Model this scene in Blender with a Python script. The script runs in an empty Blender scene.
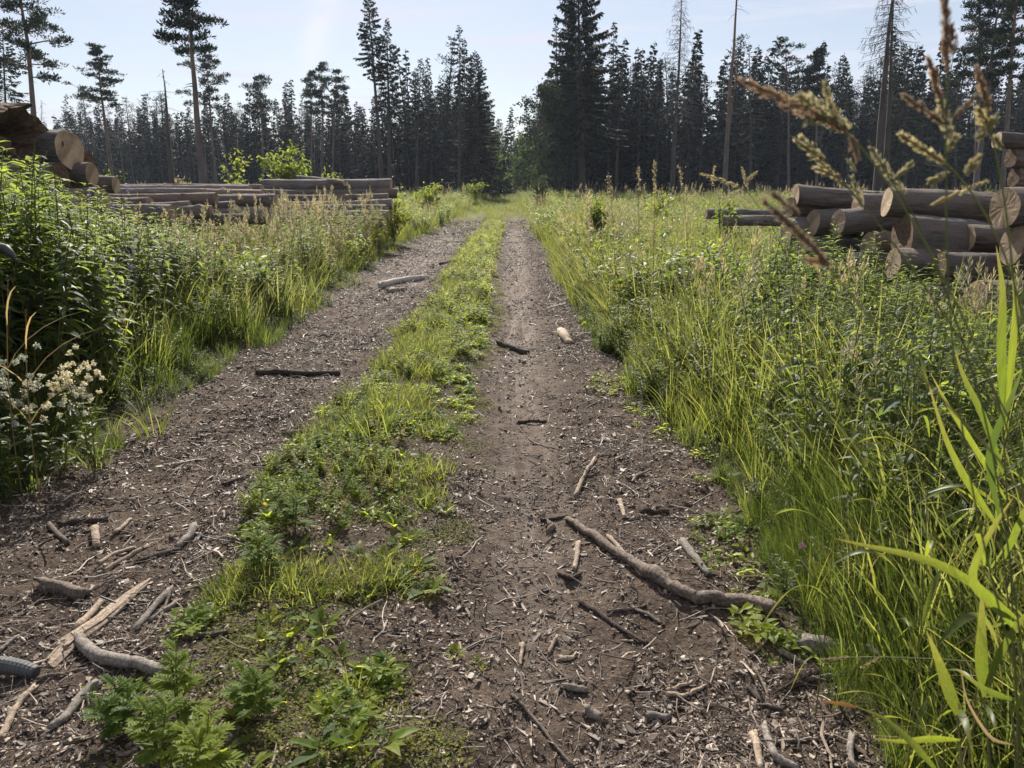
import bpy, math, random
import numpy as np
from mathutils import Vector, Matrix

random.seed(7)
RG = np.random.default_rng(11)
SC = bpy.context.scene
COL = SC.collection
PI = math.pi
R = math.radians

# ------------------------------------------------------------------ camera
EYE, PITCH, F = 1.6, R(15.1), 745.0
CP, SP = math.cos(PITCH), math.sin(PITCH)
cam_d = bpy.data.cameras.new('camera')
cam = bpy.data.objects.new('camera', cam_d); COL.objects.link(cam)
cam.location = (0, 0, EYE); cam.rotation_euler = (PI / 2 - PITCH, 0, 0)
cam_d.sensor_width = 36; cam_d.lens = F / 1024 * 36
cam_d.clip_start = 0.02; cam_d.clip_end = 4000
cam_d.dof.use_dof = True; cam_d.dof.focus_distance = 5.0; cam_d.dof.aperture_fstop = 9.0
SC.camera = cam

def ray(px, py):
    u = (px - 512) / F; v = (384 - py) / F
    return np.array([u, CP + SP * v, -SP + CP * v])
def at(px, py, Y):
    d = ray(px, py); k = Y / d[1]
    return np.array([d[0] * k, Y, EYE + d[2] * k])
def depth_of(p):
    return p[1] * CP - (p[2] - EYE) * SP

# ------------------------------------------------------------------ noise and terrain
def vn(x, y, seed=0):
    x = np.asarray(x, float); y = np.asarray(y, float)
    xi = np.floor(x); yi = np.floor(y); fx = x - xi; fy = y - yi
    fx = fx * fx * (3 - 2 * fx); fy = fy * fy * (3 - 2 * fy)
    def h(a, b):
        s = np.sin(a * 127.1 + b * 311.7 + seed * 74.7) * 43758.5453
        return s - np.floor(s)
    return (h(xi, yi) * (1 - fx) + h(xi + 1, yi) * fx) * (1 - fy) + (h(xi, yi + 1) * (1 - fx) + h(xi + 1, yi + 1) * fx) * fy
def sst(a, b, x):
    t = np.clip((np.asarray(x, float) - a) / (b - a), 0, 1); return t * t * (3 - 2 * t)
def edges(y):
    y = np.asarray(y, float)
    e1 = -2.62 + .34 * (vn(y * .9, 3.3, 1) - .5) + .3 * (vn(y * 3.1, 1.3, 2) - .5) - .05 * sst(6, 20, y)
    e2 = -1.24 + .22 * (vn(y * 1.1, 5.3, 3) - .5) + .2 * (vn(y * 4.1, 1.7, 4) - .5) + .2 * sst(4, 9, y)
    e3 = -.36 + .16 * (vn(y * 1.2, 8.3, 5) - .5) + .16 * (vn(y * 4.5, 2.7, 6) - .5) + .02 * sst(5, 12, y)
    e4 = 1.08 - .3 * sst(3.5, 9, y) + .24 * (vn(y * 1.1, 9.3, 7) - .5) + .2 * (vn(y * 4.2, 4.7, 8) - .5)
    return e1, e2, e3, e4
def track(x, y):
    e1, e2, e3, e4 = edges(y)
    s = .07
    a = sst(e1 - s, e1 + s, x) * (1 - sst(e2 - s, e2 + s, x))
    b = sst(e3 - s, e3 + s, x) * (1 - sst(e4 - s, e4 + s, x))
    w_ = vn(x * 1.7, y * .35, 72)
    return np.maximum(a * (1 - sst(28, 52, y + 14 * (w_ - .5))), b * (1 - sst(36, 64, y + 16 * (w_ - .5))))
def gh(x, y):
    x = np.asarray(x, float); y = np.asarray(y, float)
    near = 1 - sst(25, 60, y)
    z = near * (-.05 * np.exp(-((x + 1.95) / .5) ** 2) - .055 * np.exp(-((x - .12) / .28) ** 2) + .035 * np.exp(-((x + .8) / .4) ** 2) + .02 * np.exp(-((x - .65) / .25) ** 2))
    z = z + .1 * sst(.9, 2.0, x) + .06 * sst(-2.6, -3.2, x)
    z = z + .38 * sst(-3.0, -4.4, x) * (1 - sst(6.5, 10, y)) * sst(-3, 2, y)
    f = 1 - sst(10, 18, y) * .6
    z = z + f * (.035 * (vn(x * 1.7, y * 1.7, 21) - .5) + .03 * (vn(x * 5, y * 5, 22) - .5) + .018 * (vn(x * 13, y * 13, 23) - .5) + .013 * (vn(x * 31, y * 31, 24) - .5) + .007 * (vn(x * 55, y * 55, 26) - .5))
    z = z + .3 * sst(6, 60, abs(x)) * (vn(x * .12, y * .12, 25) - .5)
    return z
def ground(px, py):
    d = ray(px, py); z = 0.0
    for _ in range(6):
        k = (z - EYE) / d[2]; p = d * k
        z = float(gh(p[0], p[1]))
    return np.array([p[0], p[1], z])

# ------------------------------------------------------------------ mesh builder
class MB:
    def __init__(s): s.v = []; s.t = []; s.q = []; s.qm = []; s.f3 = []; s.fm = []; s.n = 0
    def add(s, V, Q=None, T=None, mat=0, t=None):
        V = np.asarray(V, np.float32).reshape(-1, 3); k = len(V)
        s.v.append(V); s.t.append(np.full(k, .5, np.float32) if t is None else np.asarray(t, np.float32).reshape(-1))
        if Q is not None and len(Q):
            Q = np.asarray(Q, np.int64).reshape(-1, 4) + s.n; s.q.append(Q); s.qm.append(np.full(len(Q), mat))
        if T is not None and len(T):
            T = np.asarray(T, np.int64).reshape(-1, 3) + s.n; s.f3.append(T); s.fm.append(np.full(len(T), mat))
        s.n += k
    def mesh(s, name, mats, smooth=False):
        me = bpy.data.meshes.new(name)
        V = np.concatenate(s.v) if s.v else np.zeros((0, 3), np.float32)
        Q = np.concatenate(s.q) if s.q else np.zeros((0, 4), np.int64)
        T = np.concatenate(s.f3) if s.f3 else np.zeros((0, 3), np.int64)
        me.vertices.add(len(V)); me.vertices.foreach_set('co', V.ravel())
        loops = np.concatenate([Q.ravel(), T.ravel()]).astype(np.int32)
        me.loops.add(len(loops)); me.loops.foreach_set('vertex_index', loops)
        starts = np.concatenate([np.arange(len(Q)) * 4, len(Q) * 4 + np.arange(len(T)) * 3]).astype(np.int32)
        me.polygons.add(len(starts)); me.polygons.foreach_set('loop_start', starts)
        mi = np.concatenate((s.qm if s.qm else []) + (s.fm if s.fm else [])) if len(starts) else np.zeros(0)
        me.polygons.foreach_set('material_index', mi.astype(np.int32))
        me.polygons.foreach_set('use_smooth', np.full(len(starts), bool(smooth)))
        for m in (mats if isinstance(mats, (list, tuple)) else [mats]): me.materials.append(m)
        a = me.attributes.new('t', 'FLOAT', 'POINT'); a.data.foreach_set('value', np.concatenate(s.t) if s.t else np.zeros(0, np.float32))
        me.update(calc_edges=True)
        return me
    def obj(s, name, mats, parent=None, smooth=False, link=True):
        o = bpy.data.objects.new(name, s.mesh(name, mats, smooth))
        if link: COL.objects.link(o)
        if parent is not None: o.parent = parent
        return o

def nz(v):
    v = np.asarray(v, float); return v / np.maximum(np.linalg.norm(v, axis=-1, keepdims=True), 1e-9)
def tag(o, label=None, cat=None, group=None, kind=None):
    if label: o['label'] = label
    if cat: o['category'] = cat
    if group: o['group'] = group
    if kind: o['kind'] = kind
    return o
def empty(name, loc, label, cat, group=None):
    o = bpy.data.objects.new(name, None); COL.objects.link(o); o.location = tuple(loc); o.empty_display_size = .2
    return tag(o, label, cat, group)
def copy_tree(o, parent=None):
    c = o.copy(); COL.objects.link(c); c.parent = parent
    for ch in o.children: copy_tree(ch, c)
    return c

def tube(mb, P, rad, seg=6, mat=0, caps=True, jit=0.0, rg=RG, t0=0, t1=1):
    P = np.asarray(P, float); k = len(P); rad = np.broadcast_to(np.asarray(rad, float), (k,))
    T = nz(np.gradient(P, axis=0))
    ref = np.array([0, 0, 1.]) if abs(T[:, 2]).mean() < .8 else np.array([1., 0, 0])
    A = nz(np.cross(T, ref)); B = np.cross(T, A)
    th = np.arange(seg) / seg * 2 * PI
    rr = rad[:, None] * (1 + jit * (rg.random((k, seg)) - .5) * 2)
    V = P[:, None, :] + rr[..., None] * (np.cos(th)[None, :, None] * A[:, None, :] + np.sin(th)[None, :, None] * B[:, None, :])
    i = np.arange(k - 1)[:, None]; j = np.arange(seg)[None, :]; j2 = (j + 1) % seg
    Q = np.stack([i * seg + j, i * seg + j2, (i + 1) * seg + j2, (i + 1) * seg + j], -1).reshape(-1, 4)
    t = np.repeat(np.linspace(t0, t1, k), seg)
    V = V.reshape(-1, 3); Tt = []
    if caps:
        V = np.concatenate([V, P[:1], P[-1:]]); t = np.concatenate([t, [t0, t1]])
        for jj in range(seg):
            Tt.append((k * seg, (jj + 1) % seg, jj)); b = (k - 1) * seg
            Tt.append((k * seg + 1, b + jj, b + (jj + 1) % seg))
    mb.add(V, Q, Tt, mat, t)

def leaves(mb, base, d, nrm, L, W, droop=.2, mat=0, fold=.18, t=.5):
    base = np.asarray(base, float); n = len(base); d = nz(np.broadcast_to(d, (n, 3))); nrm = np.broadcast_to(nrm, (n, 3))
    L = np.broadcast_to(np.asarray(L, float), (n,))[:, None]; W = np.broadcast_to(np.asarray(W, float), (n,))[:, None]
    droop = np.broadcast_to(np.asarray(droop, float), (n,))[:, None]
    side = nz(np.cross(d, nrm)); up = np.cross(side, d)
    def c(s): return base + d * L * s - up * droop * L * s * s
    v = [c(0)]
    for s, w in ((.32, 1.), (.68, .72)):
        m = c(s); e = side * W * .5 * w; u = up * W * fold * w
        v += [m - e + u, m, m + e + u]
    v.append(c(1.0))
    V = np.stack(v, 1).reshape(-1, 3)
    o = (np.arange(n) * 8)[:, None]
    Q = np.concatenate([o + np.array([1, 4, 5, 2]), o + np.array([2, 5, 6, 3])])
    T = np.concatenate([o + np.array(a) for a in ([0, 1, 2], [0, 2, 3], [4, 7, 5], [5, 7, 6])])
    tt = np.repeat(np.broadcast_to(np.asarray(t, float), (n,)), 8)
    mb.add(V, Q, T, mat, tt)

def diamonds(mb, base, d, wv, L, W, mat=0, t=.5, mid=.5):
    base = np.asarray(base, float); n = len(base)
    d = nz(np.broadcast_to(d, (n, 3))); wv = np.broadcast_to(wv, (n, 3))
    wv = nz(wv - (wv * d).sum(-1, keepdims=True) * d)
    L = np.broadcast_to(np.asarray(L, float), (n,))[:, None]; W = np.broadcast_to(np.asarray(W, float), (n,))[:, None]
    m = base + d * L * mid
    V = np.stack([base, m + wv * W * .5, base + d * L, m - wv * W * .5], 1).reshape(-1, 3)
    Q = (np.arange(n) * 4)[:, None] + np.arange(4)
    mb.add(V, Q, None, mat, np.repeat(np.broadcast_to(np.asarray(t, float), (n,)), 4))

def blades(mb, base, az, h, lean, bend, w, segs=4, mat=0, rg=RG):
    base = np.asarray(base, float); n = len(base)
    az = np.broadcast_to(az, (n,)); h = np.broadcast_to(h, (n,)).astype(float); lean = np.broadcast_to(lean, (n,)); bend = np.broadcast_to(bend, (n,)); w = np.broadcast_to(w, (n,))
    dx = np.stack([np.cos(az), np.sin(az), 0 * az], -1)
    tw = az + PI / 2 + rg.normal(0, .7, n)
    sd = np.stack([np.cos(tw), np.sin(tw), 0 * az], -1)
    V = []; tt = []
    for k in range(segs + 1):
        s = k / segs
        c = base + dx * (h * (lean * s + bend * s * s))[:, None] + np.array([0, 0, 1.]) * (h * (s - .38 * bend * s ** 3))[:, None]
        ww = w * (.75 + .5 * s if s < .5 else 2 * (1 - s) + .02)
        V += [c - sd * ww[:, None] * .5, c + sd * ww[:, None] * .5]; tt += [s, s]
    V = np.stack(V, 1).reshape(-1, 3); m = 2 * (segs + 1)
    o = (np.arange(n) * m)[:, None]
    Q = np.concatenate([o + np.array([2 * k, 2 * k + 1, 2 * k + 3, 2 * k + 2]) for k in range(segs)])
    mb.add(V, Q, None, mat, np.tile(tt, n))

def rdir(n, rg=RG, zb=0.0, zs=1.0):
    v = rg.normal(0, 1, (n, 3)); v[:, 2] = v[:, 2] * zs + zb; return nz(v)

# ------------------------------------------------------------------ materials
def mat_new(name):
    m = bpy.data.materials.new(name); m.use_nodes = True; nt = m.node_tree; nt.nodes.clear()
    out = nt.nodes.new('ShaderNodeOutputMaterial'); return m, nt, out
def N(nt, typ, **kw):
    n = nt.nodes.new(typ)
    for k, v in kw.items():
        if k.startswith('i_'): n.inputs[k[2:].replace('_', ' ')].default_value = v
        else: setattr(n, k, v)
    return n
def mixc(nt, fac, a, b, typ='MIX'):
    n = nt.nodes.new('ShaderNodeMix'); n.data_type = 'RGBA'; n.blend_type = typ
    for s, v in ((0, fac), (6, a), (7, b)):
        if isinstance(v, bpy.types.NodeSocket): nt.links.new(v, n.inputs[s])
        else: n.inputs[s].default_value = v if s == 0 else (*v, 1)
    return n.outputs[2]
def ramp(nt, fac, stops):
    n = nt.nodes.new('ShaderNodeValToRGB'); e = n.color_ramp.elements
    while len(e) < len(stops): e.new(.5)
    for k, (p, c) in enumerate(stops): e[k].position = p; e[k].color = (*c, 1) if len(c) == 3 else c
    nt.links.new(fac, n.inputs[0]); return n.outputs[0]
def noise(nt, scale, detail=4, rough=.6, vec=None, dim='3D', mapping=None, coord='Object'):
    if vec is None:
        vec = N(nt, 'ShaderNodeTexCoord').outputs[coord]
    if mapping:
        mp = N(nt, 'ShaderNodeMapping'); mp.inputs['Scale'].default_value = mapping; nt.links.new(vec, mp.inputs[0]); vec = mp.outputs[0]
    n = N(nt, 'ShaderNodeTexNoise'); n.inputs['Scale'].default_value = scale; n.inputs['Detail'].default_value = detail; n.inputs['Roughness'].default_value = rough
    nt.links.new(vec, n.inputs['Vector']); return n.outputs[0]

def leaf_mat(name, c1, c2, tr, tip=None, transl=.5, rough=.45, spec=.4, streak=None):
    m, nt, out = mat_new(name); L = nt.links.new
    oi = N(nt, 'ShaderNodeObjectInfo').outputs['Random']
    geo = N(nt, 'ShaderNodeNewGeometry')
    isl = geo.outputs['Random Per Island']
    add = N(nt, 'ShaderNodeMath', operation='MULTIPLY_ADD'); L(isl, add.inputs[0]); add.inputs[1].default_value = .55
    hm = N(nt, 'ShaderNodeMath', operation='MULTIPLY'); L(oi, hm.inputs[0]); hm.inputs[1].default_value = .45; L(hm.outputs[0], add.inputs[2]); hf = add
    md = tuple((p + q) / 2 for p, q in zip(c1, c2))
    col = ramp(nt, hf.outputs[0], [(.08, tuple(p * q for p, q in zip(c1, (.5, .6, .8)))), (.5, md), (.92, tuple(p * q for p, q in zip(c2, (1.35, 1.2, 1.05))))])
    trc = ramp(nt, hf.outputs[0], [(.08, tuple(p * q for p, q in zip(tr, (.32, .42, .5)))), (.5, tuple(p * .85 for p in tr)), (.92, tuple(min(1, p * q) for p, q in zip(tr, (1.35, 1.2, 1.0))))])
    if streak:
        sn = ramp(nt, noise(nt, 1, 3, .6, mapping=streak), [(.35, (.72, .74, .7)), (.65, (1.12, 1.1, 1.1))])
        col = mixc(nt, 1.0, col, sn, 'MULTIPLY'); trc = mixc(nt, 1.0, trc, sn, 'MULTIPLY')
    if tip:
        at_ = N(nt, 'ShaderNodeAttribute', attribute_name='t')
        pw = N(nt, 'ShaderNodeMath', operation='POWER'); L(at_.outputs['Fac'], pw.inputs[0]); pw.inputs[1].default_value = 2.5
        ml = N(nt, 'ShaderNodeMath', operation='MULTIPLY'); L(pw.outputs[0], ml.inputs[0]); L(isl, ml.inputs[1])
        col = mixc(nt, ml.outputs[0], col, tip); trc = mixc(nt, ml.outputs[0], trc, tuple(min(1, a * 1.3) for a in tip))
    p = N(nt, 'ShaderNodeBsdfPrincipled'); L(col, p.inputs['Base Color']); p.inputs['Roughness'].default_value = rough; p.inputs['Specular IOR Level'].default_value = spec
    t = N(nt, 'ShaderNodeBsdfTranslucent'); L(trc, t.inputs['Color'])
    mx = N(nt, 'ShaderNodeMixShader'); mx.inputs[0].default_value = transl
    L(p.outputs[0], mx.inputs[1]); L(t.outputs[0], mx.inputs[2]); L(mx.outputs[0], out.inputs['Surface'])
    return m

def rough_mat(name, stops, scale=20, mapping=None, rough=.85, bump=.3, bscale=60, rnd=0.0, spec=.2, dist=.01):
    m, nt, out = mat_new(name); L = nt.links.new
    f = noise(nt, scale, 6, .65, mapping=mapping)
    col = ramp(nt, f, stops)
    if rnd:
        oi = N(nt, 'ShaderNodeObjectInfo').outputs['Random']
        isl = N(nt, 'ShaderNodeNewGeometry').outputs['Random Per Island']
        ad = N(nt, 'ShaderNodeMath', operation='ADD'); L(oi, ad.inputs[0]); L(isl, ad.inputs[1])
        fr = N(nt, 'ShaderNodeMath', operation='FRACT'); L(ad.outputs[0], fr.inputs[0])
        k = ramp(nt, fr.outputs[0], [(0, (1 - rnd,) * 3), (1, (1 + rnd,) * 3)])
        col = mixc(nt, 1.0, col, k, 'MULTIPLY')
    p = N(nt, 'ShaderNodeBsdfPrincipled'); L(col, p.inputs['Base Color']); p.inputs['Roughness'].default_value = rough; p.inputs['Specular IOR Level'].default_value = spec
    if bump:
        b = N(nt, 'ShaderNodeBump'); b.inputs['Strength'].default_value = bump; b.inputs['Distance'].default_value = dist
        L(noise(nt, bscale, 5, .7, mapping=mapping), b.inputs['Height']); L(b.outputs[0], p.inputs['Normal'])
    L(p.outputs[0], out.inputs['Surface']); return m

M = {}
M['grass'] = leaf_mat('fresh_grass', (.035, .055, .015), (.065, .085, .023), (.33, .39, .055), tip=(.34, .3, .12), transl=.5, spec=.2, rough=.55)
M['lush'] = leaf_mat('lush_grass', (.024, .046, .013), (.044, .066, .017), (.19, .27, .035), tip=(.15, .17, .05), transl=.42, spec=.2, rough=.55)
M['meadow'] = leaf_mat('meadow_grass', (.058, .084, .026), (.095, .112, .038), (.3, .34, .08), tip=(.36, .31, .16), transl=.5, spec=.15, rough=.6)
M['straw'] = leaf_mat('dry_straw', (.32, .25, .13), (.24, .18, .09), (.42, .33, .16), transl=.4, rough=.6)
M['panicle'] = leaf_mat('grass_flower_head', (.32, .27, .16), (.24, .21, .11), (.52, .46, .25), transl=.45, rough=.6)
M['spike'] = leaf_mat('brown_seed_spike', (.27, .18, .12), (.2, .13, .09), (.44, .32, .21), transl=.35, rough=.6)
M['nettle'] = leaf_mat('nettle_leaf', (.036, .06, .02), (.066, .096, .03), (.37, .47, .085), transl=.5, rough=.55, spec=.22)
M['herb'] = leaf_mat('herb_leaf', (.032, .058, .016), (.058, .088, .022), (.36, .46, .055), transl=.5, rough=.5, spec=.25)
M['weed'] = leaf_mat('weed_leaf', (.1, .16, .03), (.16, .21, .04), (.58, .66, .06), transl=.6, rough=.5, spec=.25)
M['yellow'] = leaf_mat('yellow_weed_leaf', (.17, .17, .03), (.22, .2, .04), (.36, .35, .055), transl=.5, rough=.45)
M['mugwort'] = leaf_mat('mugwort_leaf', (.1, .15, .035), (.15, .2, .045), (.5, .58, .08), transl=.55, rough=.55, spec=.2)
M['bush'] = leaf_mat('sapling_leaf', (.06, .1, .022), (.1, .13, .03), (.36, .42, .07), transl=.5, spec=.2, rough=.55)
M['birch'] = leaf_mat('birch_leaf', (.035, .05, .025), (.05, .065, .03), (.08, .1, .035), transl=.3, spec=.1, rough=.7)
M['roadgreen'] = leaf_mat('roadside_leaf', (.05, .08, .025), (.07, .1, .03), (.2, .28, .06), transl=.4, spec=.1, rough=.7)
M['stem'] = leaf_mat('plant_stem', (.09, .11, .03), (.13, .12, .04), (.2, .22, .06), transl=.2)
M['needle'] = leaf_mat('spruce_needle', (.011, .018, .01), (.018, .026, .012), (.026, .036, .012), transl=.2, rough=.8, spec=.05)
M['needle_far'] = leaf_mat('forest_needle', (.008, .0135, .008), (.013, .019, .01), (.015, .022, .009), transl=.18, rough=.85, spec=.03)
M['pineneedle'] = leaf_mat('pine_needle', (.016, .025, .014), (.026, .036, .018), (.036, .05, .018), transl=.22, rough=.8, spec=.05)
M['deadtwig'] = rough_mat('dead_twig', [(.3, (.06, .05, .045)), (.7, (.13, .115, .1))], 8, bump=0)
M['bark'] = rough_mat('spruce_bark', [(.3, (.035, .029, .026)), (.7, (.105, .085, .075))], 3, (1, 1, .3), bump=.4, bscale=10, dist=.03)
M['white'] = leaf_mat('cream_blossom', (.66, .64, .48), (.74, .72, .56), (.62, .6, .42), transl=.4, rough=.7)
M['purple'] = leaf_mat('violet_blossom', (.17, .14, .3), (.2, .16, .34), (.22, .18, .38), transl=.35, rough=.6)
M['pink'] = leaf_mat('pink_blossom', (.4, .12, .3), (.5, .2, .38), (.4, .15, .3), transl=.3, rough=.6)
M['gold'] = leaf_mat('yellow_blossom', (.6, .42, .02), (.65, .5, .03), (.6, .45, .02), transl=.3, rough=.4)
M['orange'] = leaf_mat('orange_leaf', (.32, .15, .05), (.36, .17, .06), (.42, .2, .07), transl=.4, rough=.5)
M['moss'] = leaf_mat('moss_cover', (.12, .14, .035), (.18, .18, .05), (.38, .4, .08), transl=.4, rough=.7, spec=.1)
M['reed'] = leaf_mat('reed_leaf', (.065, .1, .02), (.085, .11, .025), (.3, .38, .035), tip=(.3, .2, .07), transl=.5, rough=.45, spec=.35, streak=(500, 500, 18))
M['stalk'] = leaf_mat('green_stalk', (.13, .16, .05), (.17, .18, .07), (.3, .33, .1), transl=.35)
M['sbark'] = rough_mat('stick_bark', [(.3, (.05, .038, .03)), (.5, (.14, .11, .09)), (.68, (.27, .22, .18))], 75, (1, 1, 1), bump=.9, bscale=160, rnd=.2, dist=.006)
M['sdark'] = rough_mat('dark_stick', [(.3, (.022, .017, .014)), (.55, (.07, .054, .044)), (.72, (.15, .12, .1))], 90, bump=.9, bscale=170, rnd=.25, dist=.006)
M['spale'] = rough_mat('pale_wood', [(.3, (.12, .085, .06)), (.48, (.28, .215, .16)), (.72, (.47, .39, .3))], 85, bump=.8, bscale=180, rnd=.22, dist=.005)
M['sgrey'] = rough_mat('weathered_grey_wood', [(.3, (.085, .072, .06)), (.5, (.2, .175, .15)), (.7, (.36, .32, .275))], 80, bump=.9, bscale=170, rnd=.2, dist=.006)
M['rot'] = rough_mat('rotten_wood', [(.25, (.045, .028, .018)), (.5, (.13, .082, .05)), (.75, (.27, .185, .115))], 9, (1, 3, 3), bump=.9, bscale=18, dist=.03)
M['rubber'] = rough_mat('dark_rubber', [(.3, (.035, .036, .038)), (.7, (.075, .075, .078))], 15, rough=.6, bump=.2, bscale=80, spec=.4, dist=.003)
M['white_wood'] = rough_mat('bleached_wood', [(.3, (.3, .27, .23)), (.7, (.58, .54, .48))], 60, bump=.6, bscale=150, dist=.004)
M['stone'] = rough_mat('grey_stone', [(.3, (.12, .098, .08)), (.7, (.3, .255, .21))], 60, bump=.4, bscale=60, rnd=.3, dist=.004)

def bark_mat(name, a, b, c):
    m, nt, out = mat_new(name); L = nt.links.new
    f = noise(nt, 8, 8, .75, mapping=(.35, 3, 3)); f2 = noise(nt, 2.6, 4, .65)
    col = ramp(nt, f, [(.36, a), (.5, b), (.63, c)])
    pat = ramp(nt, f2, [(.42, (0, 0, 0)), (.6, (1, 1, 1))])
    col = mixc(nt, pat, col, tuple(min(1, x * 1.25 + .01) for x in b))
    strip = ramp(nt, noise(nt, 3.1, 5, .7, mapping=(.3, 1.6, 1.6)), [(.53, (0, 0, 0)), (.6, (.9, .9, .9))])
    col = mixc(nt, strip, col, mixc(nt, f, (.1, .075, .056), (.3, .24, .185)))
    oi = N(nt, 'ShaderNodeObjectInfo').outputs['Random']
    col = mixc(nt, 1.0, col, ramp(nt, oi, [(0, (.72, .72, .75)), (1, (1.15, 1.1, 1.05))]), 'MULTIPLY')
    p = N(nt, 'ShaderNodeBsdfPrincipled'); L(col, p.inputs['Base Color']); p.inputs['Roughness'].default_value = .85; p.inputs['Specular IOR Level'].default_value = .25
    bp = N(nt, 'ShaderNodeBump'); bp.inputs['Strength'].default_value = 1.0; bp.inputs['Distance'].default_value = .035
    L(noise(nt, 14, 6, .75, mapping=(.5, 2, 2)), bp.inputs['Height']); L(bp.outputs[0], p.inputs['Normal'])
    L(p.outputs[0], out.inputs['Surface']); return m
M['log1'] = bark_mat('log_bark_brown', (.045, .037, .032), (.125, .104, .09), (.25, .21, .18))
M['log2'] = bark_mat('log_bark_grey', (.055, .048, .043), (.15, .132, .118), (.29, .26, .235))
M['log3'] = bark_mat('log_bark_red', (.055, .04, .032), (.145, .108, .085), (.26, .205, .165))

def cut_mat():
    m, nt, out = mat_new('cut_log_end'); L = nt.links.new
    tc = N(nt, 'ShaderNodeTexCoord').outputs['Object']
    nv = noise(nt, 5, 3, .6, vec=tc)
    ln = N(nt, 'ShaderNodeVectorMath', operation='LENGTH'); L(tc, ln.inputs[0])
    s1 = N(nt, 'ShaderNodeMath', operation='MULTIPLY_ADD'); L(nv, s1.inputs[0]); s1.inputs[1].default_value = .06; L(ln.outputs['Value'], s1.inputs[2])
    s2 = N(nt, 'ShaderNodeMath', operation='MULTIPLY'); L(s1.outputs[0], s2.inputs[0]); s2.inputs[1].default_value = 330
    sn = N(nt, 'ShaderNodeMath', operation='SINE'); L(s2.outputs[0], sn.inputs[0])
    rr = ramp(nt, sn.outputs[0], [(0, (.36, .26, .165)), (1, (.5, .385, .265))])
    st = ramp(nt, noise(nt, 4, 5, .65, vec=tc), [(.38, (.45, .4, .36)), (.6, (1, 1, 1))])
    col = mixc(nt, 1.0, rr, st, 'MULTIPLY')
    oi = N(nt, 'ShaderNodeObjectInfo').outputs['Random']
    col = mixc(nt, 1.0, col, ramp(nt, oi, [(0, (.72, .69, .66)), (.4, (.95, .93, .9)), (1, (1.2, 1.15, 1.08))]), 'MULTIPLY')
    p = N(nt, 'ShaderNodeBsdfPrincipled'); L(col, p.inputs['Base Color']); p.inputs['Roughness'].default_value = .8
    bp = N(nt, 'ShaderNodeBump'); bp.inputs['Strength'].default_value = .5; bp.inputs['Distance'].default_value = .006
    L(noise(nt, 40, 4, .7, vec=tc), bp.inputs['Height']); L(bp.outputs[0], p.inputs['Normal'])
    L(p.outputs[0], out.inputs['Surface']); return m
M['cut'] = cut_mat()

def pine_bark():
    m, nt, out = mat_new('pine_bark'); L = nt.links.new
    tc = N(nt, 'ShaderNodeTexCoord').outputs['Object']
    sp = N(nt, 'ShaderNodeSeparateXYZ'); L(tc, sp.inputs[0])
    mr = N(nt, 'ShaderNodeMapRange'); L(sp.outputs['Z'], mr.inputs[0]); mr.inputs[1].default_value = 4; mr.inputs[2].default_value = 12
    f = noise(nt, 3, 5, .7, vec=tc, mapping=(1, 1, .35))
    a = ramp(nt, f, [(.3, (.05, .04, .036)), (.7, (.16, .125, .11))]); b = ramp(nt, f, [(.3, (.11, .06, .035)), (.7, (.26, .15, .09))])
    col = mixc(nt, mr.outputs[0], a, b)
    p = N(nt, 'ShaderNodeBsdfPrincipled'); L(col, p.inputs['Base Color']); p.inputs['Roughness'].default_value = .85
    L(p.outputs[0], out.inputs['Surface']); return m
M['pbark'] = pine_bark()

def chip_mat():
    m, nt, out = mat_new('wood_chip'); L = nt.links.new
    oi = N(nt, 'ShaderNodeObjectInfo').outputs['Random']
    col = ramp(nt, oi, [(0, (.025, .018, .013)), (.2, (.06, .044, .034)), (.42, (.145, .108, .082)), (.66, (.24, .183, .14)), (.88, (.34, .27, .21)), (1, (.48, .4, .32))])
    f = ramp(nt, noise(nt, 60, 3, .6), [(.3, (.7, .7, .7)), (.7, (1.2, 1.2, 1.2))])
    col = mixc(nt, 1.0, col, f, 'MULTIPLY')
    p = N(nt, 'ShaderNodeBsdfPrincipled'); L(col, p.inputs['Base Color']); p.inputs['Roughness'].default_value = .6; p.inputs['Specular IOR Level'].default_value = .35
    L(p.outputs[0], out.inputs['Surface']); return m
M['chip'] = chip_mat()

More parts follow.
